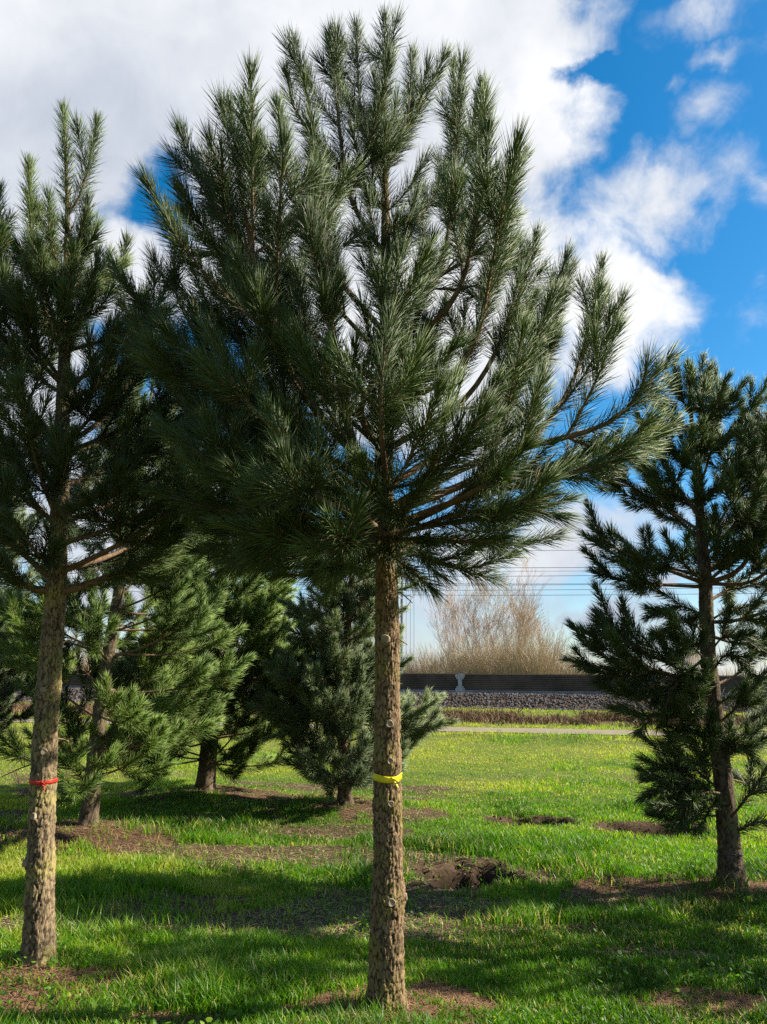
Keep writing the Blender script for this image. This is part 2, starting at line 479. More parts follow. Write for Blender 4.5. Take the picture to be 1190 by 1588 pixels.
gx, gy = axis(-5.5, 6.5, 0.05, -900, 900), axis(3.0, 13.5, 0.05, -60, 1500, 1.05)
X, Y = np.meshgrid(gx, gy)
Z = height(X, Y)
soil = np.maximum(spots(X, Y, BARE, 1.0), spots(X, Y, LITTER, 2.0) * 0.85)
pit_shade = np.zeros_like(X)
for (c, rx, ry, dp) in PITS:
    pit_shade = np.maximum(pit_shade, 1 - sstep(np.sqrt(((X - c[0]) / rx) ** 2 + ((Y - c[1]) / ry) ** 2) + (n2d(X, Y, 4.0, 5.0) - 0.5) * 0.9, 0.75, 1.0))
    soil = np.maximum(soil, 1 - sstep(np.sqrt(((X - c[0]) / rx) ** 2 + ((Y - c[1]) / ry) ** 2), 0.9, 1.35))
S_ = rc(X, Y)
soil = np.maximum(soil, sstep(n2d(X * 0.6, Y * 1.6, 0.9, 6.0), 0.52, 0.63) * 0.7 * (1 - sstep(Y, 12, 16)))
soil = np.maximum(soil, sstep(S_, 38.9, 39.3) * (1 - sstep(S_, 45, 48)))
soil = np.maximum(soil, 0.8 * np.exp(-((S_ - 34.2) / 1.2) ** 2))
nx, ny = len(gx), len(gy)
ii = (np.arange(ny - 1)[:, None] * nx + np.arange(nx - 1)[None, :])
q = np.stack([ii, ii + 1, ii + nx + 1, ii + nx], -1)
tag(mesh('ground', np.stack([X, Y, Z], -1), q, None, M_GROUND, attrs={'soil': soil, 'pit_shade': pit_shade}, smooth=True), kind='structure')

# path: a worn sandy strip laid over the turf
px_ = np.linspace(-70, 70, 281); wv = np.linspace(0, 1, 7)
pc = 27.9 - RAIL * (px_ - 4.0) + np.sin(px_ * 0.13) * 0.15
w0 = 1.5 + (n2d(px_, px_ * 0, 0.9, 4.0) - 0.5) * 0.7
PX = np.repeat(px_[:, None], 7, 1); PY = pc[:, None] + (wv[None, :] - 0.5) * 2 * w0[:, None]
PZ = height(PX, PY) + 0.03 + 0.03 * (1 - (2 * wv - 1) ** 2)[None, :]
i = (np.arange(280)[:, None] * 7 + np.arange(6)[None, :])
tag(mesh('path', np.stack([PX, PY, PZ], -1), np.stack([i, i + 7, i + 8, i + 1], -1), None, M_PATH, smooth=True), kind='structure')

# ------------------------------------------------------------------ pine trees


def dead_twigs(root, tr, Yt, rows, seed):         # short bare twigs left on the trunk, each a part
    r = np.random.RandomState(seed)
    for (opy, px, py, dy) in rows:
        o = trunk_at(tr, P(600, opy, Yt)[2]); e = P(px, py, Yt + dy); m_ = (o + e) / 2 + r.normal(0, 0.02, 3) + [0, 0, 0.03]
        pts = resample(np.array([o, m_, e]), 7)
        q = resample(pts[4] + np.array([[0, 0, 0], r.normal(0, 0.05, 3), r.normal(0, 0.08, 3)]), 7)
        v, qq = tubes(np.array([pts, q]), np.array([np.linspace(0.006, 0.0025, 7), np.linspace(0.003, 0.0016, 7)]), 5)
        mesh('dead_twig', v, qq, None, M_TWIG, root, smooth=True)


class Pine:
    """Collects the wood and the needle-bearing shoots of one tree."""

    def __init__(s, seed, nd=900.0, nl=0.125, nw=0.0022, k=1.0):
        s.r = np.random.RandomState(seed); s.nd, s.nl, s.nw, s.k = nd, nl, nw, k
        s.up = 1.0
        s.limb, s.limb_r, s.twig, s.twig_r = [], [], [], []
        s.shoot, s.shoot_t = [], []

    def axis(s, pts, r0, r1, order, needles=0.75, lat=1.0, vig=1.0, dens=1.0, tint=None):
        """A branch along pts, thick r0 to r1, with its side shoots."""
        r = s.r
        L = np.linalg.norm(np.diff(pts, axis=0), axis=1).sum()
        n = 16 if order == 1 else 7
        pts = resample(pts, n)
        rad = r1 + (r0 - r1) * (1 - np.linspace(0, 1, n)) ** 0.8
        (s.limb if order == 1 else s.twig).append(pts); (s.limb_r if order == 1 else s.twig_r).append(rad)
        tint = r.uniform(0.2, 0.7) if tint is None else np.clip(tint + r.normal(0, 0.13), 0.05, 0.82)
        nb = min(needles * r.uniform(0.85, 1.15), L)
        f0 = 1 - nb / L
        tt = np.linspace(f0, 1, 9) * (n - 1)
        s.shoot.append(np.stack([np.interp(tt, np.arange(n), pts[:, c]) for c in range(3)], -1)); s.shoot_t.append((tint, dens))
        if order >= 4 or L < 0.26: return
        d = r.uniform(0.20, 0.38) if order > 1 else r.uniform(0.28, 0.42)
        while d < L * (0.80 if order == 1 else 0.85):
            f = (1 - d / L) * (n - 1)
            p = np.array([np.interp(f, np.arange(n), pts[:, c]) for c in range(3)])
            i = min(int(f), n - 2); t = nrm(pts[i + 1] - pts[i])
            cnt = r.choice([2, 3, 3] if order == 1 else [1, 2, 2])
            cnt = int(max(1, round(cnt * lat)))
            a0 = r.uniform(0, 6.28)
            u = nrm(np.cross(t, [0.02, 0.01, 1.0])); w = np.cross(u, t)
            for c in range(cnt):
                az = a0 + 6.283 * c / cnt + r.normal(0, 0.35)
                ang = math.radians(r.uniform(38, 62))
                rd = u * math.cos(az) + w * math.sin(az) * 0.75
                d0 = nrm(t * math.cos(ang) + rd * math.sin(ang) + np.array([0, 0, 0.06]))
                ln = float(np.clip(d * r.uniform(0.5, 0.82 if d < 0.6 else 0.95), 0.20, 0.90)) * vig
                s.side(p, d0, t, ln, order + 1, rad[i] * 0.6, lat, vig, dens, tint)
            d += r.uniform(0.36, 0.56)

    def side(s, p, d0, t, ln, order, rr, lat, vig, dens, tint):
        r = s.r
        d1 = nrm(d0 * 0.55 + t * 0.25 + np.array([0, 0, s.up * 0.85 * r.uniform(0.4, 1.3)]) + r.normal(0, 0.08, 3))
        k = np.linspace(0, 1, 6)[:, None]
        steps = nrm(d0 * (1 - k) + d1 * k) * (ln / 5)
        pts = p + np.vstack([[0, 0, 0], np.cumsum(steps[:-1], axis=0)])
        s.axis(pts, max(min(rr, 0.003 + ln * 0.010), 0.003), 0.0028, order, 0.75, lat, vig, dens, tint)

    def fill(s, trunk, h0, h1, gap, cnt, reach, r0=0.018, el=(15, 40), lat=1.0, vig=1.0, dens=1.0, skip=None, tint=None):
        """Whorls of branches between heights h0 and h1; reach(f) gives their length."""
        r = s.r; h = h0
        while h < h1:
            f = (h - h0) / (h1 - h0); a0 = r.uniform(0, 6.28); m = cnt + r.randint(-1, 2)
            for c in range(max(m, 2)):
                az = a0 + 6.283 * c / max(m, 2) + r.normal(0, 0.25)
                if skip and skip(az, h, r): continue
                L = reach(f) * r.uniform(0.78, 1.15)
                e0 = math.radians(r.uniform(*el)); e1 = min(e0 + math.radians(r.uniform(25, 50)), 1.45)
                k = np.linspace(0, 1, 7)
                e = e0 + (e1 - e0) * k ** 1.5
                az_ = az + r.normal(0, 0.12) * k
                st = np.stack([np.cos(az_) * np.cos(e), np.sin(az_) * np.cos(e), np.sin(e)], -1) * (L / 6)
                o = trunk_at(trunk, h + r.uniform(-0.06, 0.06))
                pts = o + np.vstack([[0, 0, 0], np.cumsum(st[:-1], axis=0)])
                s.axis(pts, r0 * (0.5 + L * 0.45), 0.004, 1, 0.75, lat, vig, dens, tint)
            h += gap * r.uniform(0.8, 1.2)

    def needles(s):
        r = s.r
        pts = np.array(s.shoot); tn = np.array(s.shoot_t)
        seg = np.linalg.norm(np.diff(pts, axis=1), axis=2); L = seg.sum(1)
        cnt = np.maximum((L * s.nd * tn[:, 1]).astype(int), 40)
        sid = np.repeat(np.arange(len(pts)), cnt); N = len(sid)
        u = r.rand(N) ** 0.85                         # denser towards the tip
        tip = r.rand(N) < 0.07; u[tip] = 0.97 + 0.03 * r.rand(tip.sum())
        x = u * 7.999; i = x.astype(int); fr = (x - i)[:, None]
        a, b = pts[sid, i], pts[sid, i + 1]
        p = a * (1 - fr) + b * fr; t = nrm(b - a)
        g = r.normal(0, 1, (N, 3)); rad = nrm(g - t * (g * t).sum(1, keepdims=True))
        ang = np.radians(r.normal(39, 10, N) - 18 * u ** 3)
        ang = np.where(u > 0.96, np.radians(r.uniform(2, 30, N)), ang)[:, None]
        d = t * np.cos(ang) + rad * np.sin(ang)
        ln = (s.nl * s.k * r.uniform(0.72, 1.15, N) * (0.80 + 0.2 * np.minimum(u * 4, 1)))[:, None]
        bend = (t * r.uniform(-0.05, 0.30, (N, 1)) + np.array([0, 0, -0.10]) + r.normal(0, 0.07, (N, 3)))
        e = nrm(d + bend)
        w = (s.nw * 0.56) * r.uniform(0.7, 1.2, (N, 1))
        sx = nrm(np.cross(d, r.normal(0, 1, (N, 3)))); sy = np.cross(d, sx)
        p0 = p; p1 = p + d * ln * 0.5; p2 = p1 + e * ln * 0.5
        o3 = [sx * w, (-0.5 * sx + 0.866 * sy) * w, (-0.5 * sx - 0.866 * sy) * w]        # a slender three-sided needle
        v = np.stack([p0 + 0.7 * q for q in o3] + [p1 + q for q in o3] + [p2], 1).reshape(-1, 3)
        o = np.arange(N)[:, None] * 7
        tint = np.clip(tn[sid, 0] + r.normal(0, 0.15, N) + 0.22 * (u - 0.55), 0, 0.9)  # shoot tips tinted lighter so they look sunlit
        dead = r.rand(N) < 0.012 + 0.10 * (u < 0.15); tint[dead] = r.uniform(0.93, 1.0, dead.sum())
        Q = np.concatenate([o + np.array(k) for k in ([0, 1, 4, 3], [1, 2, 5, 4], [2, 0, 3, 5])])
        T = np.concatenate([o + np.array(k) for k in ([3, 4, 6], [4, 5, 6], [5, 3, 6])])
        return v, Q, T, np.repeat(tint, 7)


def trunk_at(tr, h):                    # tr: rows of x, y, z, radius
    return np.array([np.interp(h, tr[:, 2], tr[:, c]) for c in range(3)])


def trunk_mesh(tr, ks=56, dz=0.012, depth=0.011, cell=(0.028, 0.09), seed=0, bulges=()):
    H0, H1 = tr[0, 2], tr[-1, 2]
    n = int((H1 - H0) / dz)
    z = np.linspace(H0, H1, n); c = np.stack([np.interp(z, tr[:, 2], tr[:, k]) for k in range(4)], -1)
    sm = max(3, int(0.25 / dz)); ker = np.hanning(sm + 2)[1:-1]; ker /= ker.sum()
    for k in (0, 1, 3):
        c[:, k] = np.convolve(np.pad(c[:, k], (sm // 2, sm - 1 - sm // 2), 'edge'), ker, 'valid')
    th = np.arange(ks) / ks * 2 * np.pi
    Rm = float(tr[len(tr) // 3, 3])
    ncell = max(5, int(2 * np.pi * Rm / cell[0]))
    U = (th / (2 * np.pi) * ncell)[None, :] + np.zeros((n, 1)); V = (z / cell[1])[:, None] + np.zeros((1, ks))
    wu = fbm(np.stack([np.cos(th)[None, :] * 3 + 0 * V, np.sin(th)[None, :] * 3 + 0 * V, V * 1.4 + seed], -1), 3) - 0.5
    U = U + wu * 1.5; V = V + (fbm(np.stack([np.cos(th)[None, :] * 3 + 0 * V + 9, np.sin(th)[None, :] * 3 + 0 * V, V * 1.2 + seed], -1), 3) - 0.5) * 1.6
    iu, iv = np.floor(U).astype(np.int64), np.floor(V).astype(np.int64)
    f1 = np.full(U.shape, 9.0); f2 = f1.copy(); cid = np.zeros(U.shape)
    for a in (-1, 0, 1):
        for b in (-1, 0, 1):
            ku = (iu + a) % ncell; kv = iv + b
            fx = iu + a + 0.5 + 0.8 * (hsh(ku, kv, np.full_like(ku, 3 + seed)) - 0.5); fy = kv + 0.5 + 0.8 * (hsh(ku, kv, np.full_like(ku, 8 + seed)) - 0.5)
            d = np.hypot(U - fx, V - fy)
            near = d < f1
            f2 = np.where(near, f1, np.minimum(f2, d)); cid = np.where(near, hsh(ku, kv, np.full_like(ku, 5)), cid); f1 = np.where(near, d, f1)
    fur = np.clip((f2 - f1) * 2.2, 0, 1)
    crack = np.abs(fbm(np.stack([np.cos(th)[None, :] * 5 + 0 * V, np.sin(th)[None, :] * 5 + 0 * V, V * 0.55 + seed], -1), 4) - 0.5) * 9       # long wandering fissures
    fur = np.minimum(0.06 + 0.94 * fur, np.clip(crack * 0.9 + 0.30, 0, 1))
    pl = sstep(fur, 0.0, 0.5)
    rough = fbm(np.stack([np.cos(th)[None, :] * 11 + 0 * V, np.sin(th)[None, :] * 11 + 0 * V, (z * 34)[:, None] + 0 * U], -1), 4) - 0.5
    rel = c[:, 3:4] / c[0, 3]
    disp = (pl * 0.6 + cid * 0.3 + rough * 1.5 - 0.6) * depth * np.clip(rel, 0.25, 1)
    zr = (z - H0)[:, None]
    flare = 0.40 * np.exp(-zr / 0.09) * (1 + 0.5 * np.sin(th * 4 + seed)[None, :]) + 0.05 * (fbm(np.stack([np.cos(th)[None, :] * 1.2 + 0 * V, np.sin(th)[None, :] * 1.2 + 0 * V, (z * 3 + seed)[:, None] + 0 * U], -1), 2) - 0.5) * 2
    R = c[:, 3:4] * (1 + flare) + disp
    for (bz, baz, amp) in bulges:
        da = np.angle(np.exp(1j * (th - baz)))[None, :]
        R = R + amp * np.exp(-((z[:, None] - bz) / 0.05) ** 2 - (da / 0.6) ** 2) + amp * 0.35 * np.exp(-((z[:, None] - bz) / 0.06) ** 2)
    v = np.stack([c[:, 0:1] + R * np.cos(th), c[:, 1:2] + R * np.sin(th), z[:, None] + 0 * R], -1)
    i = np.arange(ks); j = (i + 1) % ks
    b = (np.arange(n - 1) * ks)[:, None]
    q = np.stack([b + i, b + j, b + ks + j, b + ks + i], -1)
    return v.reshape(-1, 3), q.reshape(-1, 4), fur.ravel(), R, c


def make_pine(p, trunk, label, needle_mat, bark=M_BARK, group='pine trees in the nursery field', scars=(), **tk):
    root = empty('pine_tree', trunk[0, :3] + np.array([0, 0, 0.05]))
    tag(root, label, 'pine tree', group)
    bul = [(z, az, 0.009) for (z, az, _) in scars]
    v, q, fur, R, c = trunk_mesh(trunk, bulges=bul, **tk)
    tr = mesh('trunk', v, q, None, bark, root, {'furrow': fur}, smooth=True)
    for (z, az, rad) in [(z_, a_, r_ * 0.82) for z_, a_, r_ in scars]:          # round cuts where lower branches were sawn off
        i = int(np.argmin(abs(c[:, 2] - z))); o = np.array([np.cos(az), np.sin(az), 0.12]); o /= np.linalg.norm(o)
        ctr = c[i, :3] + np.array([np.cos(az), np.sin(az), 0]) * (c[i, 3] + 0.010)
        prof = [(-0.02, 1.25), (0.008, 1.2), (0.013, 1.0), (0.010, 0.92), (0.009, 0.5), (0.009, 0.02)]
        pts = np.array([ctr + o * a for a, _ in prof])[None]; rr = np.array([b * rad for _, b in prof])[None]
        u = nrm(np.cross(o, [0, 0, 1.0])); w = np.cross(o, u); a = np.arange(14) / 14 * 6.2832
        vv = np.concatenate([ctr + o * l + (np.cos(a)[:, None] * u + np.sin(a)[:, None] * w) * rad * b * (1 + 0.08 * np.sin(3 * a + z * 9))[:, None] for l, b in prof])
        k = np.arange(14); k2 = (k + 1) % 14
        qq = np.concatenate([np.stack([e * 14 + k, e * 14 + k2, e * 14 + 14 + k2, e * 14 + 14 + k], -1) for e in range(len(prof) - 1)])
        mesh('pruning_scar', vv, qq, None, M_WOOD, tr, smooth=False)
    parts = [tubes(np.array(p.limb), np.array(p.limb_r), 7)]
    if p.twig: parts.append(tubes(np.array(p.twig), np.array(p.twig_r), 4))
    v, q = join(parts)
    mesh('branches', v, q, None, M_TWIG, root, smooth=True)
    v, qd, tr3, tint = p.needles()
    mesh('crown', v, qd, tr3, needle_mat, root, {'tint': tint}, smooth=True)
    print(label[:40], 'shoots', len(p.shoot), 'needles', len(v) // 7)
    return root


def px_trunk(Yt, rows):                 # rows of px, py, radius: the trunk axis read at the tree's own distance
    out = []
    for (px, py, r) in rows:
        w = P(px, py, Yt); out.append([w[0], w[1], w[2], r])
    out = np.array(out)
    out[0, 2] = hz(out[0, 0], out[0, 1]) - 0.05
    return out


def px_branch(p, tr, Yt, opy, via, r0, lat=1.0, vig=1.0, dens=1.0, needles=0.8, tint=None):
    p.up = 0.15 if via[-1][1] > via[0][1] - 20 else 0.7 if via[-1][1] > 680 else 1.0
    o = trunk_at(tr, P(600, opy, Yt)[2])
    pts = [o] + [P(a, b, Yt + dy) for (a, b, dy) in via]
    p.axis(np.array(pts), r0, 0.0045, 1, needles, lat, vig, dens, tint)


# --- the tall pine in the middle
YM = B_MAIN[1]
trM = px_trunk(YM, [(599, 1580, 0.083), (600, 1450, 0.079), (602, 1340, 0.073), (601, 1205, 0.066), (601, 1080, 0.063), (601, 960, 0.062), (599, 870, 0.056), (594, 790, 0.056),
                    (598, 640, 0.045), (600, 500, 0.038), (599, 380, 0.029), (597, 250, 0.018), (596, 150, 0.010), (596, 70, 0.006)])
pm = Pine(11, nd=610, nl=0.158, nw=0.0032)
pm.axis(np.array([trunk_at(trM, P(600, 200, YM)[2]), P(597, 100, YM), P(596, 35, YM)]), 0.010, 0.005, 2, 0.9)
for args in [
    (400, [(545, 310, -.1), (528, 210, -.15), (515, 60, -.15)], .016), (300, [(560, 170, .1), (553, 45, .15)], .011), (330, [(470, 190, -.2), (446, 120, -.25)], .012),
    (520, [(630, 490, .2), (680, 432, .35), (695, 360, .4), (706, 250, .4), (703, 105, .4)], .020), (260, [(650, 170, -.05), (686, 95, -.1)], .010), (250, [(632, 180, .1), (640, 90, .15)], .010),
    (560, [(700, 470, -.35), (735, 350, -.45), (748, 140, -.45)], .018), (640, [(720, 560, -.5), (770, 400, -.6), (798, 262, -.6)], .020),
    (740, [(500, 650, -.3), (425, 520, -.5), (382, 340, -.5), (358, 172, -.5)], .026), (640, [(470, 520, .3), (420, 380, .4), (402, 220, .4)], .020),
    (600, [(420, 460, -.2), (352, 345, -.3), (308, 258, -.35)], .018), (520, [(500, 400, -.5), (450, 290, -.6), (432, 170, -.6)], .018),
    (805, [(555, 720, -.35), (522, 560, -.65), (505, 410, -.75), (494, 270, -.75)], .030),
    (800, [(760, 730, .1), (860, 640, .2), (905, 545, .25), (932, 415, .25)], .026), (760, [(740, 660, .3), (830, 560, .5), (885, 420, .5)], .022),
    (795, [(720, 725, -.2), (830, 690, -.35), (950, 652, -.45), (1035, 560, -.45)], .026), (700, [(720, 620, -.1), (790, 500, -.15), (830, 375, -.15)], .020),
    (820, [(730, 770, -.4), (850, 745, -.6), (965, 712, -.65)], .022), (830, [(700, 810, .1), (790, 800, .2), (880, 775, .25)], .018), (840, [(650, 835, -.3), (720, 840, -.45), (770, 835, -.5)], .015),
    (845, [(640, 850, .2), (680, 870, .3), (735, 850, .35)], .013), (850, [(570, 855, -.2), (545, 880, -.3), (515, 890, -.35)], .011),
    (760, [(480, 690, -.1), (350, 580, -.1), (275, 460, 0), (272, 385, 0)], .024), (790, [(450, 730, .2), (320, 640, .3), (225, 540, .3)], .024),
    (810, [(480, 770, -.4), (360, 740, -.6), (262, 670, -.65)], .024), (830, [(500, 815, .2), (400, 815, .3), (300, 770, .3)], .020), (840, [(530, 835, -.4), (440, 840, -.6), (355, 815, -.65)], .018),
    (560, [(480, 440, .4), (370, 400, .5), (318, 395, .5)], .016), (700, [(560, 640, -.5), (600, 540, -.8), (620, 400, -.85)], .022), (820, [(640, 780, -.5), (680, 700, -.85), (700, 600, -.9)], .022),
    (800, [(450, 760, .2), (330, 720, .35), (245, 640, .4)], .020), (830, [(470, 800, .0), (340, 790, .0), (245, 765, .0)], .020), (845, [(500, 850, .1), (400, 872, .2), (310, 855, .3)], .016), (840, [(540, 860, .3), (480, 880, .5), (420, 880, .6)], .013),
    (850, [(650, 862, .2), (720, 882, .3), (790, 862, .35)], .012), (855, [(640, 885, -.3), (668, 912, -.4)], .009), (845, [(700, 838, .0), (800, 845, .1), (858, 832, .15)], .014), (850, [(560, 868, .1), (500, 888, .2), (440, 892, .25)], .012),
    (850, [(622, 880, .3), (642, 900, .45)], .009), (835, [(480, 830, -.3), (400, 850, -.45), (350, 880, -.45)], .014), (840, [(700, 800, -.5), (800, 790, -.75), (860, 800, -.8)], .016),
    (780, [(470, 700, -.5), (380, 620, -.75), (330, 520, -.8)], .020), (700, [(440, 560, .1), (330, 480, .2), (300, 420, .2)], .016),
    (800, [(600, 760, -.5), (590, 640, -.95), (600, 500, -1.0)], .022), (830, [(560, 800, -.6), (480, 760, -.95), (420, 640, -1.0)], .022), (820, [(680, 790, -.5), (790, 720, -.8), (840, 590, -.85)], .022),
]:
    top = args[0] < 700 and args[1][-1][1] < 420
    px_branch(pm, trM, YM, *args, lat=0.50 if top else (0.9 if args[1][-1][0] < 430 else 0.72), vig=0.75 if args[0] > 842 else 1.0, needles=1.15 if top else 0.70, tint=pm.r.uniform(0.25, 0.6))
hb = P(600, 840, YM)[2]
pm.up = 1.0
pm.fill(trM, hb, hb + 2.4, 0.45, 4, lambda f: 1.35 - 0.75 * f, skip=lambda az, h, r: math.sin(az) < -0.2 or (math.cos(az) < -0.4 and h > hb + 0.9) or r.rand() < (0.65 if math.cos(az) > -0.2 else 0.35), lat=0.7)
pm.fill(trM, hb + 0.35, hb + 2.5, 0.36, 7, lambda f: 0.62 - 0.25 * f, r0=0.010, el=(20, 50), skip=lambda az, h, r: math.sin(az) > -0.35, lat=0.7)      # short front sprays
sc = [(P(600, 992, YM)[2], -1.72, .024), (P(600, 1122, YM)[2], -1.42, .020), (P(600, 1178, YM)[2], -1.40, .017), (P(600, 1243, YM)[2], -1.38, .016), (P(600, 1392, YM)[2], -1.35, .020), (P(600, 1390, YM)[2], -0.05, .018), (P(600, 1176, YM)[2], -2.3, .008)]
rootM = make_pine(pm, trM, 'tall pine with a yellow tape round its bare lower trunk', M_NEEDLE, scars=sc, ks=120, dz=0.005, depth=0.0135, seed=3, cell=(0.019, 0.055))

dead_twigs(rootM, trM, YM, [(905, 650, 880, -.1), (930, 640, 935, .05), (965, 560, 940, -.05), (900, 548, 905, .1), (1010, 632, 1000, -.05)], 3)

# --- the pine at the left with the red ribbon
YL = B_LEFT[1]
trL = px_trunk(YL, [(60, 1490, 0.080), (62, 1400, 0.076), (66, 1250, 0.070), (70, 1150, 0.068), (80, 1000, 0.064), (87, 920, 0.060), (93, 780, 0.052), (97, 650, 0.044), (101, 540, 0.036), (104, 420, 0.024), (105, 320, 0.014), (102, 240, 0.007)])
pl = Pine(23, nd=640, nl=0.152, nw=0.0035)
pl.axis(np.array([trunk_at(trL, P(100, 340, YL)[2]), P(102, 260, YL), P(99, 178, YL)]), 0.010, 0.005, 4, 0.85, tint=0.62)
for args in [
    (340, [(125, 300, -.05), (140, 250, -.05), (150, 195, -.05)], .009), (560, [(60, 450, -.2), (48, 350, -.25), (46, 262, -.25)], .015), (600, [(20, 480, -.1), (2, 400, -.1), (-2, 300, -.1)], .015),
    (440, [(80, 380, -.15), (76, 310, -.2)], .010), (480, [(130, 400, .1), (136, 340, .15)], .011), (560, [(150, 455, .2), (185, 420, .25), (196, 380, .25)], .014),
    (925, [(140, 905, .0), (225, 868, .05), (300, 800, .1)], .028), (925, [(30, 905, -.1), (-60, 860, -.2)], .024), (800, [(180, 750, -.3), (230, 690, -.4)], .020),
    (850, [(170, 820, -.2), (250, 780, -.3)], .018), (760, [(180, 720, .2), (260, 640, .3)], .018), (620, [(150, 560, 0), (212, 470, 0)], .014), (700, [(40, 640, -.3), (-20, 560, -.4)], .016), (880, [(60, 860, -.5), (20, 810, -.7)], .016),
    (700, [(170, 640, .3), (215, 560, .4), (225, 480, .4)], .020), (650, [(150, 600, -.4), (180, 520, -.6)], .018), (880, [(150, 880, .4), (230, 850, .8)], .020),
]:
    top = args[1][-1][1] < 420
    px_branch(pl, trL, YL, *args, lat=0.4 if top else 0.85, vig=1.0, needles=1.1 if top else 0.8, tint=pl.r.uniform(0.2, 0.6))
hb = P(90, 900, YL)[2]
pl.up = 1.0
pl.fill(trL, hb, hb + 2.2, 0.38, 5, lambda f: 1.25 - 0.72 * f, lat=0.95)
sc = [(P(60, 1070, YL)[2], -1.55, .018), (P(60, 1165, YL)[2], -1.2, .02), (P(60, 1262, YL)[2], -1.75, .02), (P(60, 1335, YL)[2], -2.5, .022)]
rootL = make_pine(pl, trL, 'pine with a red ribbon tied round its pale scaly trunk', M_NEEDLE, M_BARK_PALE, scars=sc, ks=90, dz=0.008, depth=0.014, seed=5, cell=(0.022, 0.06))

dead_twigs(rootL, trL, YL, [(1185, 2, 1205, .1), (1195, 10, 1180, .0), (985, 40, 965, -.1), (1010, 118, 990, .1), (1150, 112, 1165, .2)], 4)

# --- the smaller pine at the right
YR = B_RIGHT[1]
trR = px_trunk(YR, [(1136, 1372, 0.100), (1130, 1300, 0.086), (1122, 1210, 0.076), (1110, 1120, 0.068), (1098, 1010, 0.062), (1094, 900, 0.056), (1086, 800, 0.040), (1077, 700, 0.026), (1070, 620, 0.014), (1067, 580, 0.008)])
pr = Pine(37, nd=600, nl=0.135, nw=0.0046)
pr.axis(np.array([trunk_at(trR, P(1100, 630, YR)[2]), P(1067, 570, YR)]), 0.010, 0.005, 2, 0.5)
for args in [
    (640, [(1050, 600, -.05), (1048, 565, -.1)], .010), (640, [(1085, 600, .05), (1090, 560, .1)], .010), (760, [(1105, 690, .1), (1116, 620, .1), (1108, 572, .1)], .013),
    (800, [(1035, 730, -.1), (1005, 670, -.1), (992, 650, -.1)], .016), (820, [(1020, 780, .2), (960, 740, .3), (940, 700, .3)], .016), (900, [(1000, 870, -.2), (940, 840, -.3), (915, 790, -.3)], .020),
    (905, [(1000, 905, .1), (950, 895, .15), (912, 858, .15)], .018), (1050, [(1040, 1030, -.3), (965, 990, -.4), (928, 918, -.4)], .018), (1060, [(1020, 1040, -.2), (940, 1020, -.25), (892, 975, -.25)], .016),
    (1010, [(1050, 1060, -.2), (1020, 1110, -.3), (955, 1100, -.3)], .014), (1000, [(1050, 990, .2), (1020, 985, .3)], .012),
    (900, [(1150, 880, .0), (1180, 800, .0), (1172, 640, .0)], .024), (860, [(1150, 800, -.4), (1185, 720, -.5), (1200, 620, -.5)], .018), (960, [(1150, 960, -.3), (1220, 930, -.4), (1260, 860, -.4)], .018),
    (880, [(1160, 840, .2), (1195, 760, .3), (1192, 650, .3)], .018), (850, [(1140, 765, -.1), (1162, 690, -.1), (1152, 640, -.1)], .014), (930, [(1150, 900, .2), (1210, 850, .3)], .016), (900, [(1170, 900, -.3), (1235, 830, -.4), (1245, 720, -.4)], .018),
    (980, [(1160, 1000, .2), (1230, 990, .3)], .016), (780, [(1130, 740, -.3), (1150, 690, -.35)], .012),
]:
    px_branch(pr, trR, YR, *args, tint=pr.r.uniform(0.3, 0.65))
hb = P(1100, 900, YR)[2]
pr.up = 1.0
pr.fill(trR, hb, hb + 1.6, 0.33, 4, lambda f: 0.85 - 0.35 * f, lat=0.9)
for args in [
    (1240, [(1085, 1215, -.1), (1040, 1215, -.2), (1000, 1235, -.25)], .013), (1235, [(1070, 1240, .1), (1020, 1260, .2)], .011), (1250, [(1090, 1255, -.2), (1045, 1280, -.3)], .010), (1270, [(1160, 1235, -.2), (1200, 1180, -.3)], .012),
    (1190, [(1090, 1180, -.2), (1075, 1150, -.3), (1060, 1145, -.3)], .009), (1180, [(1150, 1150, -.1), (1190, 1120, -.2)], .012), (1290, [(1175, 1275, -.1), (1215, 1275, -.1)], .012),
    (980, [(1060, 960, -.3), (1020, 985, -.4)], .011), (960, [(1140, 945, .2), (1185, 970, .3)], .011), (1040, [(1130, 1015, -.3), (1168, 1045, -.4)], .010), (1090, [(1140, 1080, -.2), (1188, 1090, -.3)], .010), (1020, [(1070, 1000, -.4), (1042, 960, -.5)], .010), (950, [(1050, 940, .1), (1010, 955, .1)], .011), (1130, [(1080, 1110, -.1), (1040, 1150, -.2)], .009), (1010, [(1130, 985, -.1), (1190, 1010, -.1)], .010), (1165, [(1140, 1150, -.3), (1170, 1175, -.4)], .008),
    (1230, [(1080, 1195, .1), (1030, 1190, .1), (1005, 1200, .1)], .011), (1260, [(1085, 1265, .0), (1050, 1270, -.1), (1015, 1262, -.1)], .010), (1225, [(1090, 1230, -.3), (1060, 1250, -.45), (1020, 1250, -.5)], .010), (1060, [(1150, 1040, .2), (1195, 980, .2)], .014), (1080, [(1060, 1060, .1), (1000, 1075, .1), (960, 1075, .1)], .012), (1140, [(1080, 1130, -.3), (1060, 1090, -.4)], .010), (1150, [(1160, 1120, .1), (1210, 1090, .1)], .011),
    (1200, [(1160, 1215, .2), (1215, 1230, .3)], .010), (1100, [(1070, 1075, -.2), (1040, 1095, -.25)], .009), (1120, [(1150, 1090, -.3), (1190, 1040, -.4)], .012),
]:
    px_branch(pr, trR, YR, *args, lat=1.25, vig=1.05, dens=1.0, needles=0.5, tint=0.5)
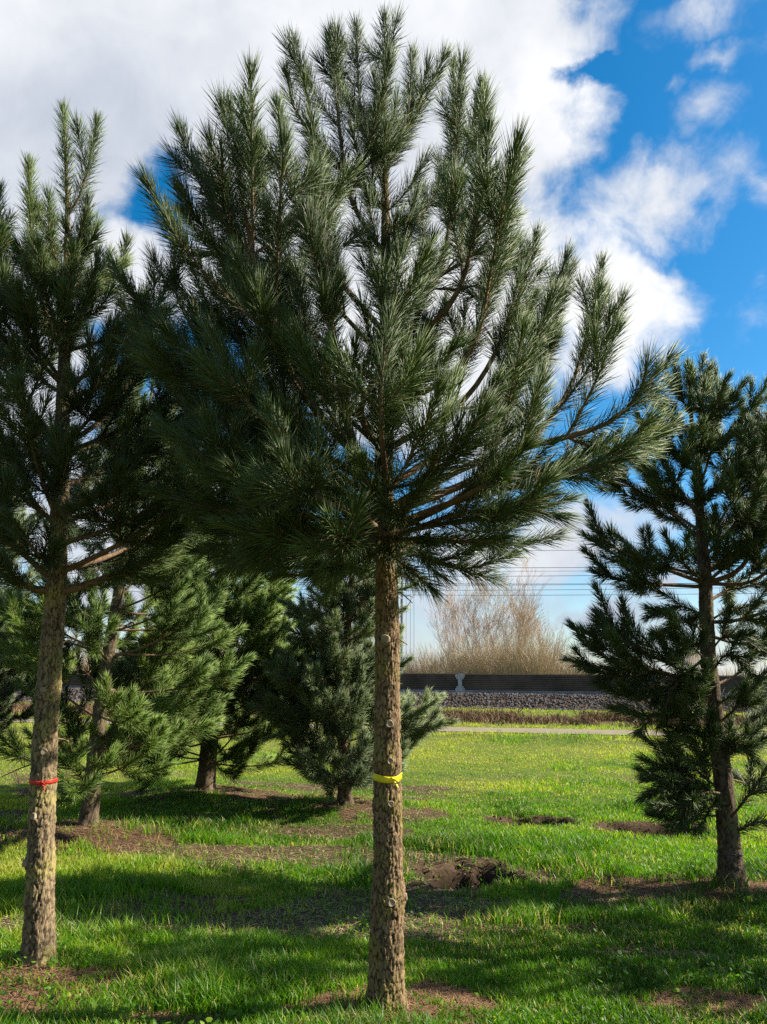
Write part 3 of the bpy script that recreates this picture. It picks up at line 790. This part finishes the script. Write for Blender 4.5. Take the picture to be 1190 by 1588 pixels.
rootR = make_pine(pr, trR, 'short pine with low crooked side branches, right of the soil pits', M_NEEDLE, M_BARK_DARK, ks=56, dz=0.012, depth=0.012, seed=9)
# a dark wire round its foot
a = np.linspace(0, 2 * np.pi, 40)
o = trunk_at(trR, P(1130, 1322, YR)[2])
ring = np.stack([o[0] + 0.100 * np.cos(a), o[1] + 0.100 * np.sin(a), o[2] + 0.004 * np.sin(3 * a)], -1)
v, q = tubes(ring[None], np.full((1, 40), 0.004), 6)
mesh('wire_loop', v, q, None, M_WIRE, rootR, smooth=True)


def young_pine(seed, base, H, R, label, needle_mat, low=0.35, rad=0.10, lean=(0, 0), nd=600, nl=0.12, nw=0.0036, gap=0.38, cnt=5, group='pine trees in the nursery field', tint=None, bark=M_BARK_DARK, topcut=0.30, el=(5, 35), skip=None):
    b = np.array([base[0], base[1], hz(base[0], base[1]) - 0.05])
    r = np.random.RandomState(seed)
    f = np.linspace(0, 1, 9)
    tr = np.stack([b[0] + lean[0] * f + 0.05 * np.sin(f * 5 + seed), b[1] + lean[1] * f, b[2] + H * f, rad * (1 - f) ** 0.8 + 0.008], -1)
    p = Pine(seed, nd=nd, nl=nl, nw=nw)
    p.axis(np.array([trunk_at(tr, b[2] + H * 0.93), tr[-1, :3] + [0, 0, 0.3]]), 0.012, 0.005, 2, 0.6)
    p.fill(tr, b[2] + low, b[2] + H * 0.95, gap, cnt, lambda f: R * (1 - (1 - topcut) * f) * (0.72 + 0.28 * min(f * 5, 1)), r0=0.013, el=el, tint=tint, skip=skip)
    return make_pine(p, tr, label, needle_mat, bark, group, ks=40, dz=0.02, depth=0.012, seed=seed)


young_pine(41, B_T2, 5.2, 1.75, 'pine with dark trunk in a round patch of brown needles behind the red ribbon', M_NEEDLE_FRESH, low=0.55, rad=0.085, lean=(0.2, 0.1), nd=500, nl=0.15, nw=0.0048, gap=0.30, cnt=6, el=(-12, 28), tint=0.5, skip=lambda az, h, r: math.sin(az + 0.5) < -0.45 and r.rand() < 0.5)
young_pine(43, B_T3, 5.0, 2.0, 'bright green pine with a short dark stump of trunk showing below its skirt', M_NEEDLE_FRESH, low=0.42, rad=0.125, nd=500, nl=0.15, nw=0.0058, tint=0.7, gap=0.28, cnt=7, el=(-12, 28))
young_pine(47, B_T4, 3.8, 1.5, 'blue green pine with branches down to the ground half hidden by the tall trunk', M_NEEDLE_BLUE, low=0.28, rad=0.085, nd=500, nl=0.15, nw=0.0056, tint=0.6, gap=0.24, cnt=7, el=(-12, 35))
young_pine(53, G(-95, 1262), 4.6, 1.6, 'pine cut off by the left edge with only its lower sprays showing', M_NEEDLE_BLUE, low=0.8, rad=0.12, nd=700, nw=0.0046, tint=0.5, gap=0.24, cnt=7)
# two more of the row stand just outside the frame and throw their shade across the lawn
young_pine(59, np.array([6.3, 5.3, 0]), 5.8, 1.5, 'pine outside the frame whose shade crosses the lawn beside the tall trunk', M_NEEDLE, low=1.6, rad=0.10, nd=420, nw=0.004, bark=M_BARK)
young_pine(61, np.array([9.6, 6.6, 0]), 5.6, 1.5, 'pine outside the frame at the far end of the shaded row', M_NEEDLE, low=1.6, rad=0.10, nd=420, nw=0.004, bark=M_BARK)

# ------------------------------------------------------------------ tapes tied round two trunks


def tape(name, tr, z, width, m, label, cat, tilt=0.006, seed=0):
    r = np.random.RandomState(seed)
    a = np.linspace(0, 2 * np.pi, 72, endpoint=False)
    o = trunk_at(tr, z); R = np.interp(z, tr[:, 2], tr[:, 3]) + 0.0055
    vs, qs = [], []
    for lay in range(2):
        rr = R + 0.0025 * lay + 0.0015 * np.sin(a * 7 + lay)
        zc = z + tilt * np.sin(a * (1 + lay) + lay * 1.3) + lay * width * 0.12
        w = width * (0.5 + 0.08 * np.sin(a * 3 + lay * 2))
        rows = [(-1, 0), (-0.4, 0.001), (0.1, -0.001), (0.5, 0.0012), (1, 0), (1, -0.0016), (-1, -0.0016)]
        v = np.stack([np.stack([o[0] + (rr + d) * np.cos(a), o[1] + (rr + d) * np.sin(a), zc + w * s], -1) for s, d in rows], 0)
        i = np.arange(72); j = (i + 1) % 72; n = len(rows)
        q = np.concatenate([np.stack([e * 72 + i, e * 72 + j, ((e + 1) % n) * 72 + j, ((e + 1) % n) * 72 + i], -1) for e in range(n)])
        vs.append(v.reshape(-1, 3)); qs.append(q)
    kn = o + np.array([0.35, -0.94, 0]) * (R + 0.004) + np.array([0, 0, tilt * 0.2])           # knot with two loose ends
    for dx, dz, l in ((0.5, -0.8, 0.05), (0.75, -0.35, 0.035)):
        e = nrm(np.array([dx, -0.25, dz])); sd_ = nrm(np.cross(e, [0.3, -1, 0.1])) * width * 0.28
        rowsv = [kn + e * l * f + np.array([0, -0.004 - 0.006 * math.sin(3 * f), 0]) + k_ * sd_ * (1 - 0.3 * f) + np.array([0, -0.0012, 0]) * th_ for f in np.linspace(0, 1, 5) for (k_, th_) in ((-1, 0), (1, 0), (1, 1), (-1, 1))]
        qq = [(4 * a_ + b_, 4 * a_ + (b_ + 1) % 4, 4 * a_ + 4 + (b_ + 1) % 4, 4 * a_ + 4 + b_) for a_ in range(4) for b_ in range(4)]
        vs.append(np.array(rowsv)); qs.append(np.array(qq))
    bv, bq = tubes(np.array([[kn + [-0.007, 0.002, 0.006], kn + [0, -0.006, 0], kn + [0.007, 0.002, -0.006]]]), np.array([[0.003, 0.007, 0.003]]), 7)
    vs.append(bv); qs.append(bq)
    v, q = join(list(zip(vs, qs)))
    return tag(mesh(name, v, q, None, m, smooth=True), label, cat)


tape('marking_tape', trM, P(600, 1205, YM)[2], 0.026, M_YELLOW, 'yellow plastic tape wound round the tall pine trunk', 'tape', seed=1)
tape('marking_ribbon', trL, P(60, 1211, YL)[2], 0.018, M_RED, 'thin red ribbon wound round the pale scaly trunk', 'ribbon', 0.004, seed=2)

# ------------------------------------------------------------------ grass, weeds, litter


def blades(name, x, y, ln, wd, tint, m, lean=0.5, seed=1, bend=0.5, kind='stuff', flat=False):
    r = np.random.RandomState(seed); N = len(x)
    z = height(x, y)
    az = r.uniform(0, 6.283, N); l = np.abs(r.normal(0, lean, N)) + 0.08
    d0 = nrm(np.stack([np.cos(az) * l * 0.5, np.sin(az) * l * 0.5, np.ones(N)], -1))
    d1 = nrm(np.stack([np.cos(az) * (l + bend), np.sin(az) * (l + bend), np.ones(N) * 0.9], -1))
    if flat:
        d0 = nrm(np.stack([np.cos(az), np.sin(az), r.uniform(0.0, 0.30, N)], -1)); d1 = nrm(np.stack([np.cos(az + 0.3), np.sin(az + 0.3), r.uniform(-0.25, 0.1, N)], -1))
    p0 = np.stack([x, y, z - 0.004 + (0.012 * r.rand(N) if flat else 0)], -1)
    fa = r.uniform(0, 6.283, N)
    sx = np.stack([np.cos(fa), np.sin(fa), 0 * fa], -1) * wd[:, None] * 0.5
    p1 = p0 + d0 * (ln * 0.5)[:, None]; p2 = p1 + d1 * (ln * 0.5)[:, None]
    v = np.stack([p0 - sx, p0 + sx, p1 + sx * 0.8, p1 - sx * 0.8, p2], 1)
    o = np.arange(N)[:, None] * 5
    return tag(mesh(name, v, o + np.array([0, 1, 2, 3]), o + np.array([3, 2, 4]), m, attrs={'tint': np.repeat(np.clip(tint, 0, 1), 5)}), kind=kind)


def scatter(n, y0, y1, ex, seed, side=0.60, pad=1.3):
    r = np.random.RandomState(seed)
    u = r.rand(n)
    y = (y0 ** ex + u * (y1 ** ex - y0 ** ex)) ** (1 / ex)
    x = r.uniform(-1, 1, n) * (side * y + pad)
    return x, y, r


x, y, r = scatter(620000, 3.2, 42.0, -0.55, 5)
s = rc(x, y)
mask = np.maximum(spots(x, y, BARE, 1.0) * 0.93, spots(x, y, LITTER, 2.0) * (0.80 + 0.2 * sstep(n2d(x, y, 6.0, 41.0, 2), 0.42, 0.5)))
for (c, rx, ry, dp) in PITS:
    mask = np.maximum(mask, 1 - sstep(np.sqrt(((x - c[0]) / rx) ** 2 + ((y - c[1]) / ry) ** 2), 0.85, 1.2))
mask = np.maximum(mask, sstep(n2d(x * 0.6, y * 1.6, 0.9, 6.0), 0.52, 0.63) * 0.90 * (1 - sstep(y, 12, 16)))
mask = np.where(abs(s - 27.9) < 1.35 + (n2d(x, y, 1.3, 1.0) - 0.5) * 0.7, 1.0, mask)
mask = np.maximum(mask, 0.85 * np.exp(-((s - 34.2) / 1.3) ** 2))
mask = np.where(s > 39.6, 1.0, mask)
keep = r.rand(len(x)) > mask
x, y, s = x[keep], y[keep], s[keep]; N = len(x)
tuft = n2d(x, y, 1.1, 11.0, 3); fine = n2d(x, y, 5.0, 12.0, 2)
ln = 0.036 + 0.085 * sstep(tuft, 0.48, 0.78) + 0.04 * fine
ln = ln * np.where(y > 11, 0.62, 1.0) * r.uniform(0.6, 1.25, N)
rough = np.exp(-((s - 23.4) / 1.6) ** 2)
ln = ln + rough * 0.22 * r.rand(N) * sstep(n2d(x, y, 0.7, 8.0), 0.40, 0.65)
ln = np.where(s > 30, ln * 1.8, ln)
wd = (0.0034 + 0.00062 * y) * r.uniform(0.7, 1.3, N)
tint = 0.50 + (n2d(x, y, 0.55, 13.0, 4) - 0.5) * 1.3 + (fine - 0.5) * 0.5 + (n2d(x, y, 0.22, 17.0, 3) - 0.5) * 0.8 + r.normal(0, 0.10, N)
tint = tint + 0.34 * sstep(y, 10, 15) - 0.15 * sstep(tuft, 0.5, 0.7) - rough * 0.12 + 0.22 * (s > 30)
tint = np.where(r.rand(N) < 0.04 + 0.12 * sstep(n2d(x, y, 1.7, 51.0, 3), 0.5, 0.7), 1.0, np.minimum(tint, 0.86))
blades('grass', x, y, ln, wd, tint, M_GRASS, seed=3)

# low round-leaved weeds between the grass
r = np.random.RandomState(71)
x, y, r = scatter(15000, 3.3, 14.0, -0.6, 72)
k = (n2d(x, y, 1.3, 21.0, 3) > 0.54)
x, y = x[k], y[k]; N = len(x)
z = height(x, y) + r.uniform(0.01, 0.07, N)
az = r.uniform(0, 6.283, N); sz = r.uniform(0.007, 0.015, N)
nrmv = nrm(np.stack([r.normal(0, 0.5, N), r.normal(0, 0.5, N), np.ones(N)], -1))
u = nrm(np.cross(nrmv, np.stack([np.cos(az), np.sin(az), 0 * az], -1))); w = np.cross(nrmv, u)
a = np.arange(6) / 6 * 6.283
c = np.stack([x, y, z], -1)
ringv = c[:, None] + sz[:, None, None] * (np.cos(a)[None, :, None] * u[:, None] * 1.15 + np.sin(a)[None, :, None] * w[:, None]) + (np.cos(2 * a) * 0.16)[None, :, None] * sz[:, None, None] * nrmv[:, None]
o = np.arange(N)[:, None] * 6
v = ringv.reshape(-1, 3)
tag(mesh('weeds', v, np.concatenate([o + np.array([0, 1, 2, 3]), o + np.array([0, 3, 4, 5])]), None, M_GRASS, attrs={'tint': np.repeat(np.clip(r.normal(0.35, 0.15, N), 0, 0.8), 6)}), kind='stuff')

# brown fallen needles and dry straw
x, y, r = scatter(420000, 3.3, 15.0, -0.4, 81)
lm = spots(x, y, LITTER, 2.0)
k = r.rand(len(x)) < lm * 0.9
x, y = x[k], y[k]; N = len(x)
blades('needle_litter', x, y, r.uniform(0.05, 0.12, N), 0.0022 + 0.0005 * y, r.rand(N), M_LITTER, seed=5, flat=True)
x, y, r = scatter(300000, 3.3, 15.0, -0.4, 83)
lm = np.maximum(spots(x, y, BARE, 1.0) * 0.5, sstep(n2d(x * 0.6, y * 1.6, 0.9, 6.0), 0.50, 0.66) * 0.7)
k = r.rand(len(x)) < lm * 0.5
x, y = x[k], y[k]; N = len(x)
blades('dry_grass', x, y, r.uniform(0.05, 0.13, N), 0.002 + 0.0005 * y, r.rand(N), M_STRAW, seed=6, flat=True)
# tangle of dead plants along the foot of the bank
n = 42000; r = np.random.RandomState(85)
x = r.uniform(-32, 32, n); s = r.normal(34.2, 0.95, n); y = s - RAIL * (x - 4.0)
k = n2d(x, y, 0.5, 31.0) > 0.36
x, y = x[k], y[k]; N = len(x)
blades('dead_bracken', x, y, r.uniform(0.15, 0.50, N), np.full(N, 0.03), r.rand(N), M_DEAD, lean=1.1, seed=7, bend=1.2)
# clods of loose soil at the pits
r = np.random.RandomState(87); vs, qs = [], []
oct_v = np.array([(1, 0, 0), (-1, 0, 0), (0, 1, 0), (0, -1, 0), (0, 0, 1), (0, 0, -1)], float)
oct_t = np.array([(0, 2, 4), (2, 1, 4), (1, 3, 4), (3, 0, 4), (2, 0, 5), (1, 2, 5), (3, 1, 5), (0, 3, 5)])


def stones(name, c, sz, m, seed, attrs=None):
    r = np.random.RandomState(seed); N = len(c)
    ax = nrm(r.normal(0, 1, (N, 3))); b = nrm(np.cross(ax, r.normal(0, 1, (N, 3)))); d = np.cross(ax, b)
    sc_ = sz[:, None, None] * r.uniform(0.55, 1.25, (N, 6, 1))
    v = c[:, None] + sc_ * (oct_v[None, :, 0:1] * ax[:, None] + oct_v[None, :, 1:2] * b[:, None] + oct_v[None, :, 2:3] * d[:, None])
    t = (np.arange(N)[:, None, None] * 6 + oct_t[None]).reshape(-1, 3)
    return tag(mesh(name, v.reshape(-1, 3), None, t, m, attrs=attrs), kind='stuff')


M_CLOD = plain('soil_clods', (0.12, 0.08, 0.048), 0.95, 20.0, 0.5, 0.6)
cl = []
for (c, rx, ry, dp) in PITS:
    n = 170
    aa, rr = r.uniform(0, 6.283, n), np.sqrt(r.rand(n)) * 1.35
    cl.append(np.stack([c[0] + rx * rr * np.cos(aa), c[1] + ry * rr * np.sin(aa)], -1))
cl = np.vstack(cl)
stones('soil_clods', np.stack([cl[:, 0], cl[:, 1], height(cl[:, 0], cl[:, 1]) + 0.004], -1), r.uniform(0.005, 0.020, len(cl)) * 1.0, M_CLOD, 3)

# ------------------------------------------------------------------ railway: ballast, low wall, wires, mast
r = np.random.RandomState(91); n = 22000
x = r.uniform(-34, 34, n); s = r.uniform(39.0, 41.7, n); y = s - RAIL * (x - 4.0)
stones('ballast', np.stack([x, y, height(x, y) + 0.02], -1), r.uniform(0.045, 0.085, n), M_BALLAST, 4)

ang = -math.atan(RAIL)
WX0 = np.array([4.0, 41.9, 0.0])
WZ = 1.12


def along(u, dpt=0.0, z=0.0):           # a point u metres along the railway, dpt metres behind the wall face
    return np.array([WX0[0] + u * math.cos(ang) - dpt * math.sin(ang), WX0[1] + u * math.sin(ang) + dpt * math.cos(ang), z])


def rail_mesh(name, v, q, m, parent):   # v in (along, behind, z)
    w = np.stack([WX0[0] + v[:, 0] * math.cos(ang) - v[:, 1] * math.sin(ang), WX0[1] + v[:, 0] * math.sin(ang) + v[:, 1] * math.cos(ang), v[:, 2]], -1)
    return mesh(name, w, q, None, m, parent)


wall = tag(empty('railway_barrier', along(0, 0, WZ)), 'long low dark slatted barrier beside the railway with grey steel posts', 'barrier')
STEP = 10.1; U0_ = along(0)[0]
first = 0.30 - STEP * 4                 # a post stands at the gap right of the tall trunk
HW = 1.06
for i in range(9):
    a, b = first + STEP * i + 0.035, first + STEP * (i + 1) - 0.035
    ns = 8; h0, h1 = WZ + 0.22, WZ + HW - 0.05
    bx = [(a, b, 0.06, 0.12, h0 - 0.02, h1 + 0.02)]
    for e in range(ns):
        za = h0 + (h1 - h0) * e / ns
        bx.append((a + 0.003, b - 0.003, 0.0 + 0.004 * (e % 2), 0.058, za + 0.016, za + (h1 - h0) / ns - 0.018))
    v, q = boxes(bx); rail_mesh('panel', v, q, M_PANEL, wall)
    v, q = boxes([(a + 0.002, b - 0.002, -0.035, 0.15, WZ + HW - 0.028, WZ + HW + 0.03)]); rail_mesh('coping', v, q, M_COPING, wall)
    v, q = boxes([(a + 0.002, b - 0.002, -0.05, 0.16, WZ + 0.03, WZ + 0.198)]); rail_mesh('plinth', v, q, M_PLINTH, wall)
for i in range(10):
    c = first + STEP * i
    v, q = boxes([(c - 0.11, c + 0.11, -0.10, -0.055, WZ - 0.1, WZ + HW + 0.02), (c - 0.26, c + 0.26, -0.075, -0.052, WZ + HW - 0.17, WZ + HW - 0.02), (c - 0.20, c + 0.20, -0.075, -0.052, WZ + HW - 0.28, WZ + HW - 0.173),
                  (c - 0.26, c + 0.26, -0.075, -0.052, WZ - 0.08, WZ + 0.30), (c - 0.20, c + 0.20, -0.075, -0.052, WZ + 0.303, WZ + 0.40), (c - 0.03, c + 0.03, -0.055, 0.2, WZ - 0.1, WZ + HW + 0.01)])
    rail_mesh('post', v, q, M_GALV, wall)
# added dark bar standing in for the dark gap under the plinth
v, q = boxes([(first, first + 9 * STEP, -0.42, -0.35, WZ - 0.08, WZ + 0.03), (first, first + 9 * STEP, -0.46, -0.31, WZ - 0.12, WZ - 0.083)])
tag(rail_mesh('gap_bar', v, q, M_WIRE, None), 'added dark bar standing for the gap under the slatted barrier', 'bar')


def wire(py0, py1, depth, rad, label, dropper=None, ins=False, sag=0.12):
    pts = []
    d0 = WX0[1]
    a = P(680, py0, 41.9 + depth); b = P(1185, py1, 41.9 + depth - RAIL * 18)
    za, zb = a[2], b[2]; ua, ub = a[0] - WX0[0], b[0] - WX0[0]
    u = np.linspace(-46, 46, 70)
    z = za + (zb - za) * (u - ua) / (ub - ua)
    z = np.clip(z, min(za, zb) - 0.7, max(za, zb) + 0.7) - sag * np.cos(u / 46 * np.pi * 1.5)
    pts = np.array([along(q_, depth, zz) for q_, zz in zip(u, z)])
    v, q = tubes(pts[None], np.full((1, 70), rad * 0.8), 6)
    root = tag(mesh('overhead_wire', v, q, None, M_WIRE, smooth=True), label, 'wire', 'overhead railway wires')
    if dropper:
        for (uu, dz) in dropper:
            zz = float(np.interp(uu, u, z)); p0, p1 = along(uu, depth, zz - rad * 0.5), along(uu, depth, zz - dz)
            v, q = tubes(np.array([[p0, (p0 + p1) / 2, p1]]), np.full((1, 3), 0.010), 5)
            mesh('dropper', v, q, None, M_WIRE, root, smooth=True)
    if ins:
        zz = float(np.interp(ins, u, z))
        pp = np.array([along(ins + e, depth, zz) for e in np.linspace(-0.45, 0.45, 19)])
        v, q = tubes(pp[None], (0.045 + 0.035 * (np.arange(19) % 2))[None] * np.sin(np.linspace(0.3, 2.84, 19)), 8)
        mesh('insulator', v, q, None, M_WIRE, root, smooth=True)
    return root


wire(851, 853, 7.0, 0.016, 'topmost overhead wire, thin, alone above the railway', [(8.2, 1.25)])
wire(877, 879, 4.0, 0.020, 'second overhead wire from the top carrying an insulator near the tall trunk', None, -3.6)
wire(883, 885, 7.0, 0.014, 'third overhead wire from the top, close below the one with the higher insulator')
wire(891, 892, 9.0, 0.020, 'middle overhead wire above the bare tree tops')
wire(902, 904, 3.0, 0.020, 'overhead wire with the lower insulator in front of the bare trees', None, -4.2)
wire(905, 906, 9.0, 0.013, 'faint overhead wire just under the one with the lower insulator')
wire(912, 911, 3.0, 0.016, 'second lowest overhead wire in front of the bare tree twigs')
wire(920, 922, 7.0, 0.018, 'lowest overhead wire above the railway')

mu = P(622, 960, 48)[0] - WX0[0] - 1.06
mast = tag(empty('catenary_mast', along(mu, 6.0, 0.3)), 'grey railway mast half hidden behind the tall pine trunk', 'mast')
pp = along(mu, 6.0)
v, q = boxes([(mu - 0.07, mu + 0.07, 5.9, 5.93, 0.3, 9.6), (mu - 0.07, mu + 0.07, 6.07, 6.10, 0.3, 9.6), (mu - 0.02, mu + 0.02, 5.933, 6.067, 0.3, 9.58)])
rail_mesh('pole', v, q, M_GALV, mast)
v, q = boxes([(mu - 0.04, mu + 0.04, 2.6, 5.895, 8.1, 8.18), (mu - 0.03, mu + 0.03, 2.6, 5.895, 7.0, 7.05)])
rail_mesh('bracket_arm', v, q, M_GALV, mast)
for e, du in enumerate((0.35, 0.62, 0.85)):
    p0, p1 = along(mu + du, 5.6, 8.4), along(mu + du, 5.6, 3.0)
    v, q = tubes(np.array([[p0, (p0 + p1) / 2, p1]]), np.full((1, 3), 0.012), 5)
    mesh('tension_cable', v, q, None, M_WIRE, mast)

# ------------------------------------------------------------------ bare trees and golden shrubs beyond the railway


def bare_tree(base, H, spread, seed, label, stems=1):
    r = np.random.RandomState(seed); T, Rr = [], []

    def grow(p, d, L, rad, o):
        n = 6
        k = np.linspace(0, 1, n)[:, None]
        e = nrm(d + np.array([0, 0, 0.22]) + r.normal(0, 0.10, 3))
        pts = p + np.vstack([[0, 0, 0], np.cumsum(nrm(d * (1 - k[:-1]) + e * k[:-1] + r.normal(0, 0.05, (n - 1, 3))) * L / (n - 1), axis=0)])
        T.append(pts); Rr.append(np.linspace(rad, max(rad * 0.45, 0.006), n))
        if o >= 5 or L < 0.28: return
        m = 8 if o == 0 else r.randint(3, 5) if o < 3 else 3
        for c in range(m):
            f = r.uniform(0.22, 1.0) if c else 1.0
            q_ = f * (n - 1); i = min(int(q_), n - 2)
            b = pts[i] + (pts[i + 1] - pts[i]) * (q_ - i)
            t = nrm(pts[i + 1] - pts[i]); g = r.normal(0, 1, 3); g = nrm(g - t * g.dot(t))
            a = math.radians(r.uniform(12, 32))
            dd = nrm(t * math.cos(a) + g * math.sin(a) * spread + np.array([0, 0, 0.12]))
            grow(b, dd, L * r.uniform(0.50, 0.72), max(rad * (1 - 0.5 * f) * 0.6, 0.0055), o + 1)
    root = tag(empty('bare_tree', base), label, 'bare tree', 'bare trees beyond the railway')
    for st in range(stems):
        grow(np.array(base) + r.normal(0, 0.3, 3) * [1, 1, 0] * (stems > 1), nrm(np.array([r.normal(0, 0.16), r.normal(0, 0.16), 1.0])), H * 0.50 * r.uniform(0.8, 1.05), 0.10 if stems == 1 else 0.07, 0)
    nst = [i for i, x_ in enumerate(Rr) if x_[0] > 0.05]; tw = [i for i in range(len(Rr)) if Rr[i][0] <= 0.05]
    v, q = tubes(np.array([T[i] for i in nst]), np.array([Rr[i] for i in nst]), 6)
    mesh('trunk', v, q, None, M_BARE, root, {'furrow': np.ones(len(v))}, smooth=True)
    v, q = tubes(np.array([T[i] for i in tw]), np.array([Rr[i] for i in tw]), 3)
    mesh('crown', v, q, None, M_BARE, root, smooth=True)


def shrub(base, R, H, seed, label, n=800):
    r = np.random.RandomState(seed)
    rr, aa = np.sqrt(r.rand(n)) * R * 0.75, r.uniform(0, 6.283, n)
    b = np.stack([base[0] + rr * np.cos(aa), base[1] + rr * np.sin(aa), np.full(n, base[2])], -1)
    out = np.stack([np.cos(aa), np.sin(aa), 0 * aa], -1) * (rr / R)[:, None] * 0.55
    d0 = nrm(out * 0.5 + np.array([0, 0, 1.0]) + r.normal(0, 0.13, (n, 3))); d1 = nrm(out * 1.5 + np.array([0, 0, 0.9]) + r.normal(0, 0.25, (n, 3)))
    k = np.linspace(0, 1, 6)[None, :, None]
    L = H * r.uniform(0.55, 1.15, n) * np.sqrt(np.clip(1.06 - (rr / R) ** 2, 0.2, 1))
    st = nrm(d0[:, None] * (1 - k) + d1[:, None] * k) * (L / 5)[:, None, None]
    pts = b[:, None] + np.concatenate([np.zeros((n, 1, 3)), np.cumsum(st[:, :-1], axis=1)], 1)
    rad = np.linspace(1, 0.35, 6)[None] * r.uniform(0.008, 0.016, n)[:, None]
    T, Q = [pts], [rad]
    for rep in range(3):                 # side twigs
        i = r.randint(1, 5, n); p0 = pts[np.arange(n), i]; t = nrm(pts[np.arange(n), i + 1] - p0)
        d = nrm(t + r.normal(0, 0.42, (n, 3)) + np.array([0, 0, 0.2])); l = L * r.uniform(0.15, 0.38, n)
        T.append(p0[:, None] + d[:, None] * (np.linspace(0, 1, 6)[None, :, None] * l[:, None, None])); Q.append(np.linspace(1, 0.4, 6)[None] * r.uniform(0.006, 0.011, n)[:, None])
    v, q = tubes(np.vstack(T), np.vstack(Q), 3)
    tag(mesh('willow_shrub', v, q, None, M_TAN), label, 'shrub', 'golden shrubs beyond the railway')


def beyond(px, Y_, z=0.35): p_ = P(px, 1060, Y_); return np.array([p_[0], p_[1], z])


bare_tree(beyond(745, 56), 9.6, 1.0, 101, 'bare tree with the tallest fan of twigs, behind the barrier post', 3)
bare_tree(beyond(806, 58), 9.2, 1.0, 103, 'second bare tree, upright, right of the tallest one', 2)
bare_tree(beyond(712, 59), 7.6, 0.9, 105, 'thin bare tree nearest the tall trunk, left of the tallest one', 2)
bare_tree(beyond(845, 60), 6.6, 0.9, 107, 'low bare tree at the right end of the bare tree group', 2)
bare_tree(beyond(1075, 70), 6.0, 0.9, 109, 'small bare tree glimpsed behind the trunk of the short pine', 2)
bare_tree(beyond(300, 62), 7.5, 1.0, 111, 'bare tree glimpsed far left behind the pine crowns', 2)
SH = [(690, 52, 2.6, 3.9, 'golden shrub beside the tall pine trunk, left end of the visible thicket'), (745, 53, 2.7, 4.6, 'golden shrub below the tallest bare tree'),
      (800, 52, 2.8, 5.2, 'golden shrub below the upright second bare tree'), (845, 53, 2.8, 4.7, 'tallest rounded golden shrub, tan, right of the bare trees'), (895, 52, 2.6, 2.9, 'low sloping golden shrub at the right end of the thicket'),
      (950, 60, 2.6, 2.2, 'low golden shrub behind the left tips of the short pine'), (1040, 62, 2.8, 2.2, 'golden shrub glimpsed left of the short pine trunk'), (1130, 62, 3.0, 2.6, 'golden shrub glimpsed right of the short pine trunk'), (1220, 62, 3.0, 2.6, 'golden shrub at the right edge behind the short pine'),
      (640, 52, 2.6, 3.2, 'golden shrub just behind the tall pine trunk'), (590, 54, 2.8, 3.3, 'golden shrub behind the blue green pine, left of the tall trunk'), (520, 54, 3.0, 3.2, 'golden shrub behind the middle of the blue green pine'), (440, 55, 3.0, 3.2, 'golden shrub in the gap between the bright green and the blue green pine'),
      (350, 55, 3.0, 3.4, 'golden shrub behind the bright green pine'), (260, 56, 3.2, 3.6, 'golden shrub behind the pine with the brown needle patch'), (170, 56, 3.2, 3.8, 'golden shrub glimpsed right of the red ribboned trunk'), (80, 57, 3.2, 3.8, 'golden shrub right behind the red ribboned trunk'), (-20, 57, 3.2, 3.8, 'golden shrub at the left edge of the view')]
for i, (a, b, R_, H_, lb) in enumerate(SH):
    shrub(beyond(a, b, 0.3), R_, H_ * 1.0, 200 + i, lb)
